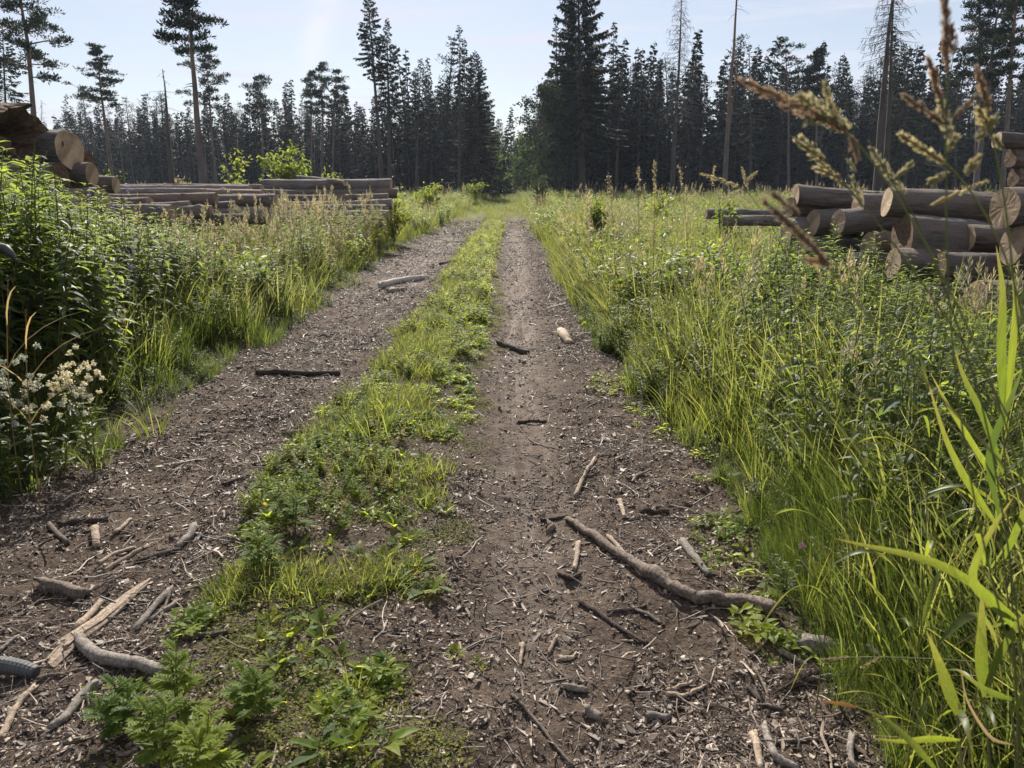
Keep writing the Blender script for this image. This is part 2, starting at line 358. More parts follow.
def soil_mat():
    m, nt, out = mat_new('forest_road_soil'); L = nt.links.new
    pos = N(nt, 'ShaderNodeNewGeometry').outputs['Position']
    tr = N(nt, 'ShaderNodeAttribute', attribute_name='track').outputs['Fac']
    f1 = noise(nt, 55, 8, .72, vec=pos); f2 = noise(nt, 3.2, 5, .6, vec=pos); f3 = noise(nt, 190, 3, .7, vec=pos)
    soil = ramp(nt, f1, [(.28, (.038, .027, .02)), (.45, (.084, .063, .048)), (.6, (.155, .118, .092)), (.78, (.29, .232, .185))])
    soil = mixc(nt, 1.0, soil, ramp(nt, f2, [(.33, (.62, .6, .6)), (.68, (1.25, 1.22, 1.2))]), 'MULTIPLY')
    soil = mixc(nt, 1.0, soil, ramp(nt, f3, [(.35, (.7, .7, .7)), (.65, (1.25, 1.25, 1.25))]), 'MULTIPLY')
    # dry dust pale on the compacted wheel lines further off
    ds = N(nt, 'ShaderNodeAttribute', attribute_name='dust').outputs['Fac']
    dd = N(nt, 'ShaderNodeMath', operation='MULTIPLY'); L(ds, dd.inputs[0]); L(ramp(nt, noise(nt, 1, 5, .6, vec=pos, mapping=(16, .9, 1)), [(.35, (.1, .1, .1)), (.65, (.95, .95, .95))]), dd.inputs[1])
    soil = mixc(nt, dd.outputs[0], soil, (.26, .215, .18))
    turf = ramp(nt, f1, [(.3, (.028, .03, .014)), (.5, (.06, .06, .026)), (.72, (.12, .105, .055))])
    far = ramp(nt, noise(nt, .35, 6, .65, vec=pos), [(.35, (.055, .07, .02)), (.65, (.14, .14, .055))])
    fm = N(nt, 'ShaderNodeSeparateXYZ'); L(pos, fm.inputs[0])
    mr = N(nt, 'ShaderNodeMapRange'); L(fm.outputs['Y'], mr.inputs[0]); mr.inputs[1].default_value = 10; mr.inputs[2].default_value = 30
    turf = mixc(nt, mr.outputs[0], turf, far)
    col = mixc(nt, tr, turf, soil)
    p = N(nt, 'ShaderNodeBsdfPrincipled'); L(col, p.inputs['Base Color']); p.inputs['Roughness'].default_value = .95; p.inputs['Specular IOR Level'].default_value = .1
    bp = N(nt, 'ShaderNodeBump'); bp.inputs['Strength'].default_value = 1.0; bp.inputs['Distance'].default_value = .022
    L(f1, bp.inputs['Height']); L(bp.outputs[0], p.inputs['Normal'])
    L(p.outputs[0], out.inputs['Surface']); return m
M['soil'] = soil_mat()

# ------------------------------------------------------------------ ground sheet
def axis(parts):
    out = []
    for a, b, s in parts: out.append(np.arange(a, b, s))
    return np.concatenate(out)
gx = np.concatenate([-np.geomspace(900, 12, 40), axis([(-11.5, -5, .5), (-5, -2.8, .1), (-2.8, 1.6, .018), (1.6, 5, .1), (5, 11.5, .5)]), np.geomspace(12, 900, 40)])
gy = np.concatenate([-np.geomspace(200, 2, 14), axis([(-1.5, 1.2, .3), (1.2, 4.6, .018), (4.6, 6.5, .03), (6.5, 14, .08), (14, 40, .4)]), np.geomspace(40, 2500, 60)])
GX, GY = np.meshgrid(gx, gy); nx, ny = len(gx), len(gy)
V = np.stack([GX.ravel(), GY.ravel(), gh(GX.ravel(), GY.ravel())], -1)
ii, jj = np.meshgrid(np.arange(ny - 1), np.arange(nx - 1), indexing='ij')
Q = np.stack([ii * nx + jj, ii * nx + jj + 1, (ii + 1) * nx + jj + 1, (ii + 1) * nx + jj], -1).reshape(-1, 4)
mb = MB(); mb.add(V, Q)
gro = mb.obj('ground', M['soil'], smooth=True); tag(gro, kind='structure')
xs, ys = V[:, 0], V[:, 1]
tk = track(xs, ys)
med = np.clip(sst(-1.35, -1.1, xs) * (1 - sst(-.4, -.2, xs)), 0, 1) * (1 - sst(4.5, 9, ys)) * .85
a = gro.data.attributes.new('track', 'FLOAT', 'POINT'); a.data.foreach_set('value', np.maximum(tk, med).astype(np.float32))
dust = np.exp(-((xs - .08) / .22) ** 2) * (.45 * sst(1.5, 3, ys) + .55 * sst(4.5, 9, ys)) + np.exp(-((xs + 1.95) / .5) ** 2) * sst(7, 15, ys)
dust = dust * (1 - .75 * sst(16, 32, ys))
a = gro.data.attributes.new('dust', 'FLOAT', 'POINT'); a.data.foreach_set('value', np.clip(dust * 1.3, 0, 1).astype(np.float32))

# ------------------------------------------------------------------ scatter (one stuff object made of instances)
def scatter(name, pts, scl, idx, protos, rot=None, label=None, cat=None):
    pts = np.asarray(pts, np.float32); n = len(pts)
    if rot is None:
        rot = np.zeros((n, 3), np.float32); rot[:, 2] = RG.random(n) * 2 * PI
        rot[:, 0] = RG.normal(0, .08, n); rot[:, 1] = RG.normal(0, .08, n)
    me = bpy.data.meshes.new(name); me.vertices.add(n); me.vertices.foreach_set('co', pts.ravel())
    me.attributes.new('rot', 'FLOAT_VECTOR', 'POINT').data.foreach_set('vector', np.asarray(rot, np.float32).ravel())
    me.attributes.new('scl', 'FLOAT', 'POINT').data.foreach_set('value', np.asarray(scl, np.float32))
    me.attributes.new('idx', 'INT', 'POINT').data.foreach_set('value', np.asarray(idx, np.int32))
    o = bpy.data.objects.new(name, me); COL.objects.link(o)
    c = bpy.data.collections.new(name + '_kinds')
    for k, p in enumerate(protos):
        q = bpy.data.objects.new('%s_kind_%02d' % (name, k), p.data); c.objects.link(q)
    ng = bpy.data.node_groups.new(name + '_scatter', 'GeometryNodeTree')
    ng.interface.new_socket('Geometry', in_out='INPUT', socket_type='NodeSocketGeometry'); ng.interface.new_socket('Geometry', in_out='OUTPUT', socket_type='NodeSocketGeometry')
    nd = ng.nodes; L = ng.links.new
    gi = nd.new('NodeGroupInput'); go = nd.new('NodeGroupOutput'); ip = nd.new('GeometryNodeInstanceOnPoints')
    ci = nd.new('GeometryNodeCollectionInfo'); ci.inputs['Collection'].default_value = c; ci.inputs['Separate Children'].default_value = True; ci.inputs['Reset Children'].default_value = True
    def na(nm, ty):
        q = nd.new('GeometryNodeInputNamedAttribute'); q.data_type = ty; q.inputs['Name'].default_value = nm; return [s for s in q.outputs if s.enabled and s.name == 'Attribute'][0]
    e2r = nd.new('FunctionNodeEulerToRotation'); L(na('rot', 'FLOAT_VECTOR'), e2r.inputs[0])
    L(gi.outputs[0], ip.inputs['Points']); L(ci.outputs[0], ip.inputs['Instance']); ip.inputs['Pick Instance'].default_value = True
    L(na('idx', 'INT'), ip.inputs['Instance Index']); L(e2r.outputs[0], ip.inputs['Rotation']); L(na('scl', 'FLOAT'), ip.inputs['Scale']); L(ip.outputs[0], go.inputs[0])
    md = o.modifiers.new('scatter', 'NODES'); md.node_group = ng
    tag(o, label, cat, kind='stuff'); return o

def proto(fn, *a, mats=None, seed=0, **k):
    mb = MB(); fn(mb, np.random.default_rng(seed), *a, **k); return mb.obj('kind', mats, link=False)

# ---- small plant kinds
def k_tuft(mb, rg, n, h0, h1, rad, w0, w1, lean=.25, bend=.35, segs=4, mat=0):
    a = rg.random(n) * 2 * PI; r = rad * np.sqrt(rg.random(n))
    base = np.stack([r * np.cos(a), r * np.sin(a), -.02 + 0 * a], -1)
    blades(mb, base, a + rg.normal(0, .8, n), rg.uniform(h0, h1, n), rg.uniform(0, lean, n), rg.uniform(.05, bend, n) * 1.4, rg.uniform(w0, w1, n), segs, mat, rg)
def k_head(mb, rg, n, h0, h1, rad, hw=.05, hl=.14, matS=0, matH=1):
    for _ in range(n):
        a = rg.random() * 2 * PI; r = rad * rg.random(); h = rg.uniform(h0, h1); az = rg.random() * 2 * PI; ln = rg.uniform(.02, .2)
        s = np.linspace(0, 1, 6); P = np.stack([r * math.cos(a) + math.cos(az) * ln * h * s ** 2, r * math.sin(a) + math.sin(az) * ln * h * s ** 2, h * s], -1)
        tube(mb, P, np.linspace(.0018, .0009, 6), 3, matS, False)
        k = 26; u = rg.random(k); L = hl * rg.uniform(.8, 1.3)
        b = P[-1] + nz(P[-1] - P[-2]) * ((u - .75) * L)[:, None]
        d = rdir(k, rg, 0, .4) * (hw * (1 - u) ** .7)[:, None] + np.array([0, 0, .03]) + nz(P[-1] - P[-2]) * .02
        diamonds(mb, b, d, rdir(k, rg), np.linalg.norm(d, axis=1), .009, matH)
        if rg.random() < .8:
            for q in (.3, .55):
                pb = P[0] + (P[-1] - P[0]) * q
                blades(mb, [pb], rg.random() * 6.28, h * .35, .3, .6, .006, 4, matS, rg)
def k_nettle(mb, rg, h, matL=0, matS=1, Lm=.125):
    s = np.linspace(0, 1, 7); az = rg.random() * 6.28; ln = rg.uniform(.02, .16) * h
    P = np.stack([math.cos(az) * ln * s ** 2, math.sin(az) * ln * s ** 2, h * (s - .03 * s ** 4)], -1)
    tube(mb, P, np.linspace(.0045, .0018, 7), 4, matS, False)
    k = int(h / .062); tw = rg.random() * 6.28
    B, D, LL = [], [], []
    for i in range(k):
        u = .12 + .87 * i / k; p = np.array([np.interp(u, s, P[:, c]) for c in range(3)])
        sz = Lm * (1.05 - .62 * u ** 2.5) * rg.uniform(.75, 1.15) * (.75 if u < .3 else 1)
        for q in (0, PI):
            a = tw + q + (i % 2) * PI / 2 + rg.normal(0, .3)
            el = rg.uniform(-.15, .5) if u < .85 else rg.uniform(.3, .9)
            B.append(p + np.array([math.cos(a), math.sin(a), .2]) * .016); D.append((math.cos(a), math.sin(a), el)); LL.append(sz)
            if u > .45 and rg.random() < .5:
                B.append(p); D.append((math.cos(a + .6), math.sin(a + .6), .3)); LL.append(sz * .45)
    LL = np.array(LL); leaves(mb, B, D, np.array([0, 0, 1.]), LL, LL * rg.uniform(.3, .42), rg.uniform(.35, .6, len(LL)), matL)
    if rg.random() < .6:   # hanging catkins
        k2 = 24; u = rg.uniform(.6, .92, k2); p = np.stack([np.interp(u, s, P[:, c]) for c in range(3)], -1); a = rg.random(k2) * 6.28
        d = np.stack([np.cos(a), np.sin(a), -.5 + 0 * a], -1); diamonds(mb, p, d, rdir(k2, rg), .05, .006, matS)
def k_herb(mb, rg, h, n, spread, lm, wm, matL=0, matS=1, el=.5, droop=.25, flower=None, stems=4):
    for _ in range(stems):
        az = rg.random() * 6.28; hh = h * rg.uniform(.6, 1.1); ln = spread * rg.uniform(.2, 1)
        s = np.linspace(0, 1, 5); P = np.stack([math.cos(az) * ln * s ** 1.5, math.sin(az) * ln * s ** 1.5, hh * s], -1)
        tube(mb, P, np.linspace(.003, .001, 5), 3, matS, False)
        u = rg.uniform(.1, 1, n); p = np.stack([np.interp(u, s, P[:, c]) for c in range(3)], -1); a = rg.random(n) * 6.28
        d = np.stack([np.cos(a), np.sin(a), rg.uniform(0, 2 * el, n)], -1); L = lm * rg.uniform(.6, 1.2, n) * (1.1 - .5 * u)
        leaves(mb, p, d, np.array([0, 0, 1.]), L, L * wm, droop, matL)
        if flower is not None:
            k = 30; b = P[-1] + np.stack([rg.normal(0, .008, k), rg.normal(0, .008, k), rg.uniform(-.1, .06, k)], -1)
            diamonds(mb, b, rdir(k, rg, .3), rdir(k, rg), .016, .01, flower)
def k_cover(mb, rg, n, rad, lm, mat=0, zmax=.05):
    a = rg.random(n) * 6.28; r = rad * np.sqrt(rg.random(n)); z = rg.uniform(.004, zmax, n)
    b = np.stack([r * np.cos(a), r * np.sin(a), z], -1); a2 = rg.random(n) * 6.28
    d = np.stack([np.cos(a2), np.sin(a2), rg.uniform(-.1, .7, n)], -1); L = lm * rg.uniform(.5, 1.2, n)
    leaves(mb, b, d, np.array([0, 0, 1.]) + rdir(n, rg) * .4, L, L * .55, .25, mat)
def k_chip(mb, rg, L, W, H, mat=0):
    k = rg.integers(5, 8); th = np.sort(rg.random(k)) * 2 * PI
    x = np.cos(th) * L * .5 * rg.uniform(.6, 1, k); y = np.sin(th) * W * .5 * rg.uniform(.6, 1, k)
    lo = np.stack([x, y, -H * .5 + rg.normal(0, H * .3, k)], -1); hi = np.stack([x * .85, y * .85, H * .5 + rg.normal(0, H * .3, k)], -1)
    c = np.array([[0, 0, H * .5]]); V = np.concatenate([lo, hi, c])
    Q = [(i, (i + 1) % k, k + (i + 1) % k, k + i) for i in range(k)]; T = [(2 * k, k + i, k + (i + 1) % k) for i in range(k)]
    mb.add(V, Q, T, mat)
def k_twig(mb, rg, L, r, mat=0):
    s = np.linspace(-.5, .5, 5); P = np.stack([s * L, np.cumsum(rg.normal(0, L * .05, 5)), np.cumsum(rg.normal(0, L * .02, 5))], -1); P -= P.mean(0)
    tube(mb, P, r * np.linspace(1, .55, 5), 5, mat, True, .15, rg)

weeds_small = [proto(k_herb, .5, 16, .25, .13, .45, mats=[M[m_], M['stem']], seed=260 + s, stems=4) for s, m_ in enumerate(('weed', 'herb', 'weed', 'yellow', 'weed', 'herb', 'moss', 'orange'))]
weeds_small[7] = weeds_small[4]
tuft_tall = [proto(k_tuft, 14, .35, .85, .09, .005, .012, mats=[M['grass']], seed=s, bend=.4) for s in range(4)] + [proto(k_tuft, 9, .35, .8, .08, .004, .008, mats=[M['straw']], seed=5, bend=.6)]
tuft_lush = [proto(k_tuft, 22, .25, .55, .08, .004, .008, mats=[M['lush']], seed=20 + s, bend=.5) for s in range(4)]
tuft_short = [proto(k_tuft, 14, .06, .2, .05, .003, .006, mats=[M['grass']], seed=40 + s, lean=.6, bend=.6) for s in range(4)]
tuft_fine = [proto(k_tuft, 60, .2, .42, .09, .0016, .003, mats=[M['lush']], seed=60 + s, lean=.35, bend=.2, segs=3) for s in range(4)]
heads = [proto(k_head, 4, .85, 1.25, .08, mats=[M['meadow'], M['panicle']], seed=80 + s) for s in range(4)]
nettles = [proto(k_nettle, h, mats=[M['nettle'], M['stem']], seed=100 + s) for s, h in enumerate((1.0, 1.1, .95, 1.2, .85, 1.05))]
herbs = [proto(k_herb, .5, 26, .2, .07, .38, mats=[M['herb'], M['stem']], seed=120 + s) for s in range(5)]
violets = [proto(k_herb, .85, 22, .2, .08, .3, mats=[M['herb'], M['stem'], M['purple']], seed=140 + s, flower=2, stems=3) for s in range(3)]
herbs_tall = [proto(k_herb, .95, 30, .25, .1, .35, mats=[M[m_], M['stem']], seed=280 + s, stems=4) for s, m_ in enumerate(('herb', 'straw', 'nettle'))]
covers = [proto(k_cover, 13, .075, .05, mats=[M['weed']], seed=160 + s) for s in range(4)]
mosses = [proto(k_cover, 30, .08, .016, mats=[M['moss']], seed=170 + s, zmax=.018) for s in range(3)]
meadow = [proto(k_tuft, 30, .3, .75, .22, .008, .016, mats=[M['meadow']], seed=180 + s, segs=3) for s in range(4)] + \
         [proto(k_tuft, 26, .25, .6, .22, .008, .016, mats=[M['grass']], seed=190 + s, segs=3) for s in range(3)] + \
         [proto(k_herb, .8, 16, .35, .16, .4, mats=[M['herb'], M['stem']], seed=200 + s, stems=5) for s in range(2)] + \
         [proto(k_head, 7, .7, 1.15, .25, mats=[M['straw'], M['panicle']], seed=210 + s, hw=.07, hl=.2) for s in range(2)]
chips = [proto(k_chip, *d, mats=[M['chip']], seed=220 + s) for s, d in enumerate([(.03, .012, .004), (.02, .012, .005), (.045, .012, .004), (.015, .01, .005), (.06, .008, .004), (.03, .02, .006), (.025, .008, .003), (.018, .014, .005), (.04, .016, .004), (.014, .009, .004)])]
chips[6] = proto(k_chip, .085, .013, .003, mats=[M['chip']], seed=231); chips[9] = proto(k_chip, .065, .02, .003, mats=[M['chip']], seed=232)
chips += [proto(k_twig, *d, mats=[M['chip']], seed=240 + s) for s, d in enumerate([(.08, .0016), (.12, .002), (.16, .003), (.06, .0013), (.1, .0025)])]

def zone(n, x0, x1, y0, y1, yp=1.0):
    u = RG.random(n) ** yp
    return RG.uniform(x0, x1, n), y0 + (y1 - y0) * u
def place(x, y, dz=0): return np.stack([x, y, gh(x, y) + dz], -1)

# wood chip litter on both tracks, thinning out with distance
x, y = zone(520000, -3.0, 1.6, 1.25, 34, 2.7)
e1, e2, e3, e4 = edges(y)
dens = np.where(track(x, y) > .4, 1.0, .55) * np.where((x > e3) & (x < .42), .4 + .35 * (vn(x * 3, y * 1.2, 31) > .5), 1.0)
dens *= (.12 + 1.45 * (.6 * vn(x * 1.6, y * 1.6, 32) + .4 * vn(x * 5, y * 5, 74)) ** 1.6) * (1 - .55 * sst(6, 20, y))
k = RG.random(len(x)) < dens * .8
x, y = x[k], y[k]; n = len(x)
rot = np.stack([RG.normal(0, .32, n), RG.normal(0, .32, n), RG.random(n) * 6.28], -1)
idx = np.where(RG.random(n) < .84, RG.integers(0, 10, n), RG.integers(10, 15, n))
sc = np.minimum(np.exp(RG.normal(-.7, .5, n)), 1.5) * (1 + .06 * y)
scatter('wood_chips', place(x, y, .002), sc, idx, chips, rot, 'brown wood chips and bark litter covering the wheel tracks', 'wood chips')

strips = [proto(k_chip, *d, mats=[M['chip']], seed=310 + s) for s, d in enumerate([(.16, .018, .004), (.12, .026, .004), (.2, .014, .005), (.1, .02, .006), (.09, .03, .004)])]
strips += [proto(k_twig, *d, mats=[M['chip']], seed=320 + s) for s, d in enumerate([(.22, .003), (.3, .004), (.18, .0025), (.26, .0032)])]
x, y = zone(5200, -3.0, 1.6, 1.25, 12, 1.7); e1, e2, e3, e4 = edges(y)
k = (RG.random(len(x)) < .75 * (.05 + 1.5 * vn(x * 1.4, y * 1.4, 75) ** 2.2) * np.where((x > e3) & (x < .3), .3, 1.0)) & (track(x, y) > .2); x, y = x[k], y[k]; n = len(x)
rot = np.stack([RG.normal(0, .12, n), RG.normal(0, .1, n), RG.normal(.4, 1.0, n)], -1)
scatter('bark_strips', place(x, y, .006), RG.uniform(.45, 1.1, n), RG.integers(0, 9, n), strips, rot, 'long bark strips and twigs strewn over the wheel tracks', 'bark strips')

# ---- green strip between the wheel tracks
x, y = zone(9000, -1.5, -.15, 1.35, 9, 1.2); e1, e2, e3, e4 = edges(y)
pd = vn(x * 3.3, y * 3.3, 33) * .55 + vn(x * 9, y * 9, 34) * .45
thr = .72 - .23 * sst(2.4, 6, y)
k = (x > e2 - .06) & (x < e3 + .05) & (pd > thr); x, y = x[k], y[k]
scatter('low_weed_cover', place(x, y), RG.uniform(.35, .9, len(x)), RG.integers(0, 4, len(x)), covers, None, 'low leafy weeds creeping along the strip between the wheel tracks', 'ground cover')
x, y = zone(14000, -1.4, .1, 1.35, 14, 1.1); e1, e2, e3, e4 = edges(y)
k = (x > e2 - .02) & (x < e3 + .2) & (vn(x * 4.3, y * 4.3, 35) * .6 + .4 * RG.random(len(x)) > .62 - .1 * sst(3, 6, y)); x, y = x[k], y[k]
scatter('moss', place(x, y), RG.uniform(.5, 1.1, len(x)), RG.integers(0, 3, len(x)), mosses, None, 'yellow green moss and seedlings on the strip between the tracks', 'moss')
x, y = zone(4600, -1.6, -.1, 3.1, 30, 1.4); e1, e2, e3, e4 = edges(y)
k = (x > e2 - .06) & (x < e3 + .02) & (vn(x * 2.2, y * 1.6, 61) * .6 + RG.random(len(x)) * .4 > .74 - .2 * sst(3.2, 5.5, y) - .05 * sst(5.5, 9, y)); x, y = x[k], y[k]
scatter('strip_herbs', place(x, y), RG.uniform(.14, .34, len(x)) * (1 + .5 * sst(4, 10, y)), RG.integers(0, 8, len(x)), weeds_small, None, 'small leafy weeds and yellowing seedlings on the strip between the tracks', 'weeds')
x, y = zone(20000, -1.6, -.1, 2.0, 40, 1.4); e1, e2, e3, e4 = edges(y)
pd = vn(x * 2.6, y * 2.6, 36) * .7 + RG.random(len(x)) * .3
k = (x > e2 - .08) & (x < e3 + .06) & (pd > .69 - .2 * sst(3.2, 7, y) - .14 * sst(11, 22, y)) & (x < e3 - .05 - .25 * vn(y * 1.3, 3.1, 62) * (y > 5)); x, y = x[k], y[k]
scatter('strip_grass', place(x, y), RG.uniform(.5, 1.0, len(x)) * (1 + .7 * sst(4, 9, y) * vn(x * 1.5, y * .7, 63)), RG.integers(0, 4, len(x)), tuft_short, None, 'short sunlit grass on the strip between the wheel tracks', 'grass')

x, y = zone(5200, -2.7, 1.0, 11, 62, .8); k = (track(x, y) > .0) & (RG.random(len(x)) < (.04 + .7 * sst(22, 50, y)) * vn(x * 1.9, y * .5, 73)); x, y = x[k], y[k]
scatter('track_grass', place(x, y), RG.uniform(.5, 1.3, len(x)) * (1 + .6 * sst(20, 40, y)), RG.integers(0, 4, len(x)), tuft_short, None, 'sparse grass taking over the distant part of the wheel tracks', 'grass')
# ---- right verge
def clumpy(x, y, f, seed, lo=.2): return lo + (1 - lo) * sst(.35, .6, vn(x * f, y * f, seed))
x, y = zone(9500, .6, 4.2, 1.4, 24, 1.25); e1, e2, e3, e4 = edges(y)
ok = (x > e4 + .02) & ~((x > 3.3) & (y > 5.5) & (y < 11))
hgt = .42 + .62 * sst(0.0, .6, x - e4) * (.65 + .7 * vn(x * .9, y * .9, 51))
k = ok & (RG.random(len(x)) < clumpy(x, y, 2.4, 37, .2) * (.35 + .65 * sst(-.02, .3, x - e4)) * (1 - .6 * sst(.45, 1.2, x - e4) * (y < 10)))
xx, yy, hh = x[k], y[k], hgt[k]
scatter('verge_grass', place(xx, yy), hh * RG.uniform(.75, 1.2, len(xx)), np.where(RG.random(len(xx)) < .06, 4, RG.integers(0, 4, len(xx))), tuft_tall, None, 'tall sunlit grass along the right side of the road', 'grass')
x, y = zone(2600, .75, 3.2, 1.2, 9, 1.3); e1, e2, e3, e4 = edges(y); k = (x > e4 - .05) & (RG.random(len(x)) < clumpy(x, y, 2.9, 52, .05)); x, y = x[k], y[k]
scatter('lush_verge_grass', place(x, y), RG.uniform(.5, 1.15, len(x)) * (.3 + .7 * sst(0, .4, x - edges(y)[3])), RG.integers(0, 4, len(x)), tuft_lush, None, 'dense green grass at the foot of the right verge', 'grass')
x, y = zone(2300, .8, 2.2, .7, 3.4, 1.0); e1, e2, e3, e4 = edges(y); k = (x > e4 + .03) & (RG.random(len(x)) < clumpy(x, y, 2.2, 53, .1)); x, y = x[k], y[k]
scatter('fine_grass', place(x, y), RG.uniform(.6, 1.25, len(x)) * (.35 + .85 * sst(0, .5, x - edges(y)[3])), RG.integers(0, 4, len(x)), tuft_fine, None, 'fine feathery green grass in the near right corner', 'grass')
x, y = zone(10500, .85, 5.0, 2.3, 16, 1.15); e1, e2, e3, e4 = edges(y); k = (x > e4 + .02) & (RG.random(len(x)) < clumpy(x, y, 1.3, 38, .15)) & ~((x > 3.5) & (y > 6)); x, y = x[k], y[k]
scatter('verge_herbs', place(x, y), RG.uniform(.6, 1.4, len(x)) * (.4 + .6 * sst(0, .5, x - edges(y)[3])), RG.integers(0, 5, len(x)), herbs, None, 'leafy green herbs growing through the right verge grass', 'weeds')
x, y = zone(2200, .5, 2.2, 2.2, 9, 1.0); e1, e2, e3, e4 = edges(y); k = (abs(x - e4 - .12) < .15 + .3 * vn(y * 2.1, 7.7, 66)) & (RG.random(len(x)) < .55 * clumpy(x, y, 3.1, 54, .02)); x, y = x[k], y[k]
scatter('verge_ground_cover', place(x, y), RG.uniform(.35, 1.0, len(x)), RG.integers(0, 4, len(x)), covers, None, 'clover and low leaves at the foot of the right verge', 'ground cover')
x, y = zone(110, 1.3, 5, 3.2, 16, 1.1); k = ~((x > 3.0) & (y > 6.0)); x, y = x[k], y[k]
scatter('verge_seed_grass', place(x, y), RG.uniform(.6, .95, len(x)), RG.integers(0, 4, len(x)), heads, None, 'slender grass stems with pale seed heads over the right verge', 'grass')
x, y = zone(1900, 1.35, 5.2, 2.6, 7.6, 1.0); k = (x > 1.35 + .15 * (y - 3)) & ~((x > 3.15) & (y > 7.3)) & (RG.random(len(x)) < clumpy(x, y, 1.6, 39, .2)); x, y = x[k], y[k]
x2, y2 = zone(620, 2.7, 6.2, 5.6, 8.3, 1.0); k = ~((x2 > 3.6) & (y2 > 6.4)) & ~((x2 > 3.15) & (y2 > 7.3)); x, y = np.concatenate([x, x2[k]]), np.concatenate([y, y2[k]])
k = RG.random(len(x)) < 1 - .55 * sst(.44, .6, x / y) * sst(4, 5, y); x, y = x[k], y[k]
scatter('verge_nettles', place(x, y), (RG.uniform(.55, .95, len(x)) + .12 * sst(5.5, 7, y)) * (1 - .28 * sst(.42, .6, x / y) * sst(4, 5, y)), RG.integers(0, 6, len(x)), nettles, None, 'nettles standing in front of the right log pile', 'nettles')

# ---- left bank
x, y = zone(4600, -8.5, -2.75, 2.4, 9.5, 1.0)
k = (x < -2.88 - .085 * (y - 3) + .3 * (vn(y * 1.5, 2.2, 40) - .5)) & (y < 9) & (RG.random(len(x)) < .75); x, y = x[k], y[k]
hs = (np.interp(x / y, [-1.2, -.68, -.55, -.42, -.33], [1.98, 1.95, 1.5, 1.22, 1.0]) - gh(x, y)) / 1.2
scatter('nettle_bank', place(x, y), hs * RG.uniform(.8, 1.15, len(x)), RG.integers(0, 6, len(x)), nettles, None, 'dense bank of tall nettles on the left of the road', 'nettles')
x, y = zone(70, -4.6, -3.1, 3.4, 8, 1.0); k = vn(x * 1.2, y * 1.2, 41) > .45; x, y = x[k], y[k]
scatter('violet_flowers', place(x, y), RG.uniform(.8, 1.2, len(x)) + .25 * sst(-3.3, -4.2, x), RG.integers(0, 3, len(x)), violets, None, 'violet flower spikes among the left nettles', 'flowers')
x, y = zone(3600, -6.5, -2.3, 3.2, 26, 1.2); e1, e2, e3, e4 = edges(y)
k = (x < e1 - .03) & (x > -4.2 - .12 * y) & (RG.random(len(x)) < clumpy(x, y, 2.3, 55, .15)); x, y = x[k], y[k]; e1 = edges(y)[0]
scatter('bank_grass', place(x, y), (.3 + .7 * sst(0, .7, e1 - x)) * RG.uniform(.7, 1.2, len(x)), np.where(RG.random(len(x)) < .08, 4, RG.integers(0, 4, len(x))), tuft_tall, None, 'tall sunlit grass along the left side of the road', 'grass')
x, y = zone(1700, -5, -2.3, 2.8, 9, 1.1); e1, e2, e3, e4 = edges(y); k = (x < e1 + .05) & (RG.random(len(x)) < clumpy(x, y, 2.8, 56, .05)); x, y = x[k], y[k]; e1 = edges(y)[0]
scatter('bank_lush_grass', place(x, y), (.35 + .65 * sst(0, .5, e1 - x)) * RG.uniform(.7, 1.2, len(x)), RG.integers(0, 4, len(x)), tuft_lush, None, 'dense green grass at the foot of the left bank', 'grass')
x, y = zone(2600, -6.5, -2.4, 3.2, 15, 1.1); e1, e2, e3, e4 = edges(y); k = (x < e1) & (RG.random(len(x)) < clumpy(x, y, 1.5, 67, .2)); x, y = x[k], y[k]
scatter('bank_herbs', place(x, y), RG.uniform(.6, 1.5, len(x)) * (.3 + .7 * sst(0, .8, edges(y)[0] - x)), RG.integers(0, 5, len(x)), herbs, None, 'leafy green herbs in the left bank grass', 'weeds')
x, y = zone(110, -6.5, -2.9, 7.0, 22, 1.1); x, y = x, y
scatter('bank_seed_grass', place(x, y), RG.uniform(.65, 1.0, len(x)), RG.integers(0, 4, len(x)), heads, None, 'slender grass stems with pale seed heads over the left bank', 'grass')

x, y = zone(420, -12, -3.0, 10.6, 13.0, 1.0); k = vn(x * .8, y * .8, 64) > .3; x, y = x[k], y[k]
scatter('dry_weeds', place(x, y), RG.uniform(.7, 1.15, len(x)), np.where(RG.random(len(x)) < .3, RG.integers(0, 4, len(x)), RG.integers(4, 7, len(x))), heads + herbs_tall, None, 'brown and green tall weeds in front of the left log stacks', 'weeds')
x, y = zone(500, -9, -3.0, 13.6, 17.5, 1.0); k = (x > -.45 * y) & (vn(x * .8, y * .8, 65) > .3); x, y = x[k], y[k]
scatter('stack_weeds', place(x, y), RG.uniform(.8, 1.25, len(x)), np.where(RG.random(len(x)) < .25, RG.integers(0, 4, len(x)), RG.integers(4, 7, len(x))), heads + herbs_tall, None, 'tall weeds in front of the far left log stack', 'weeds')
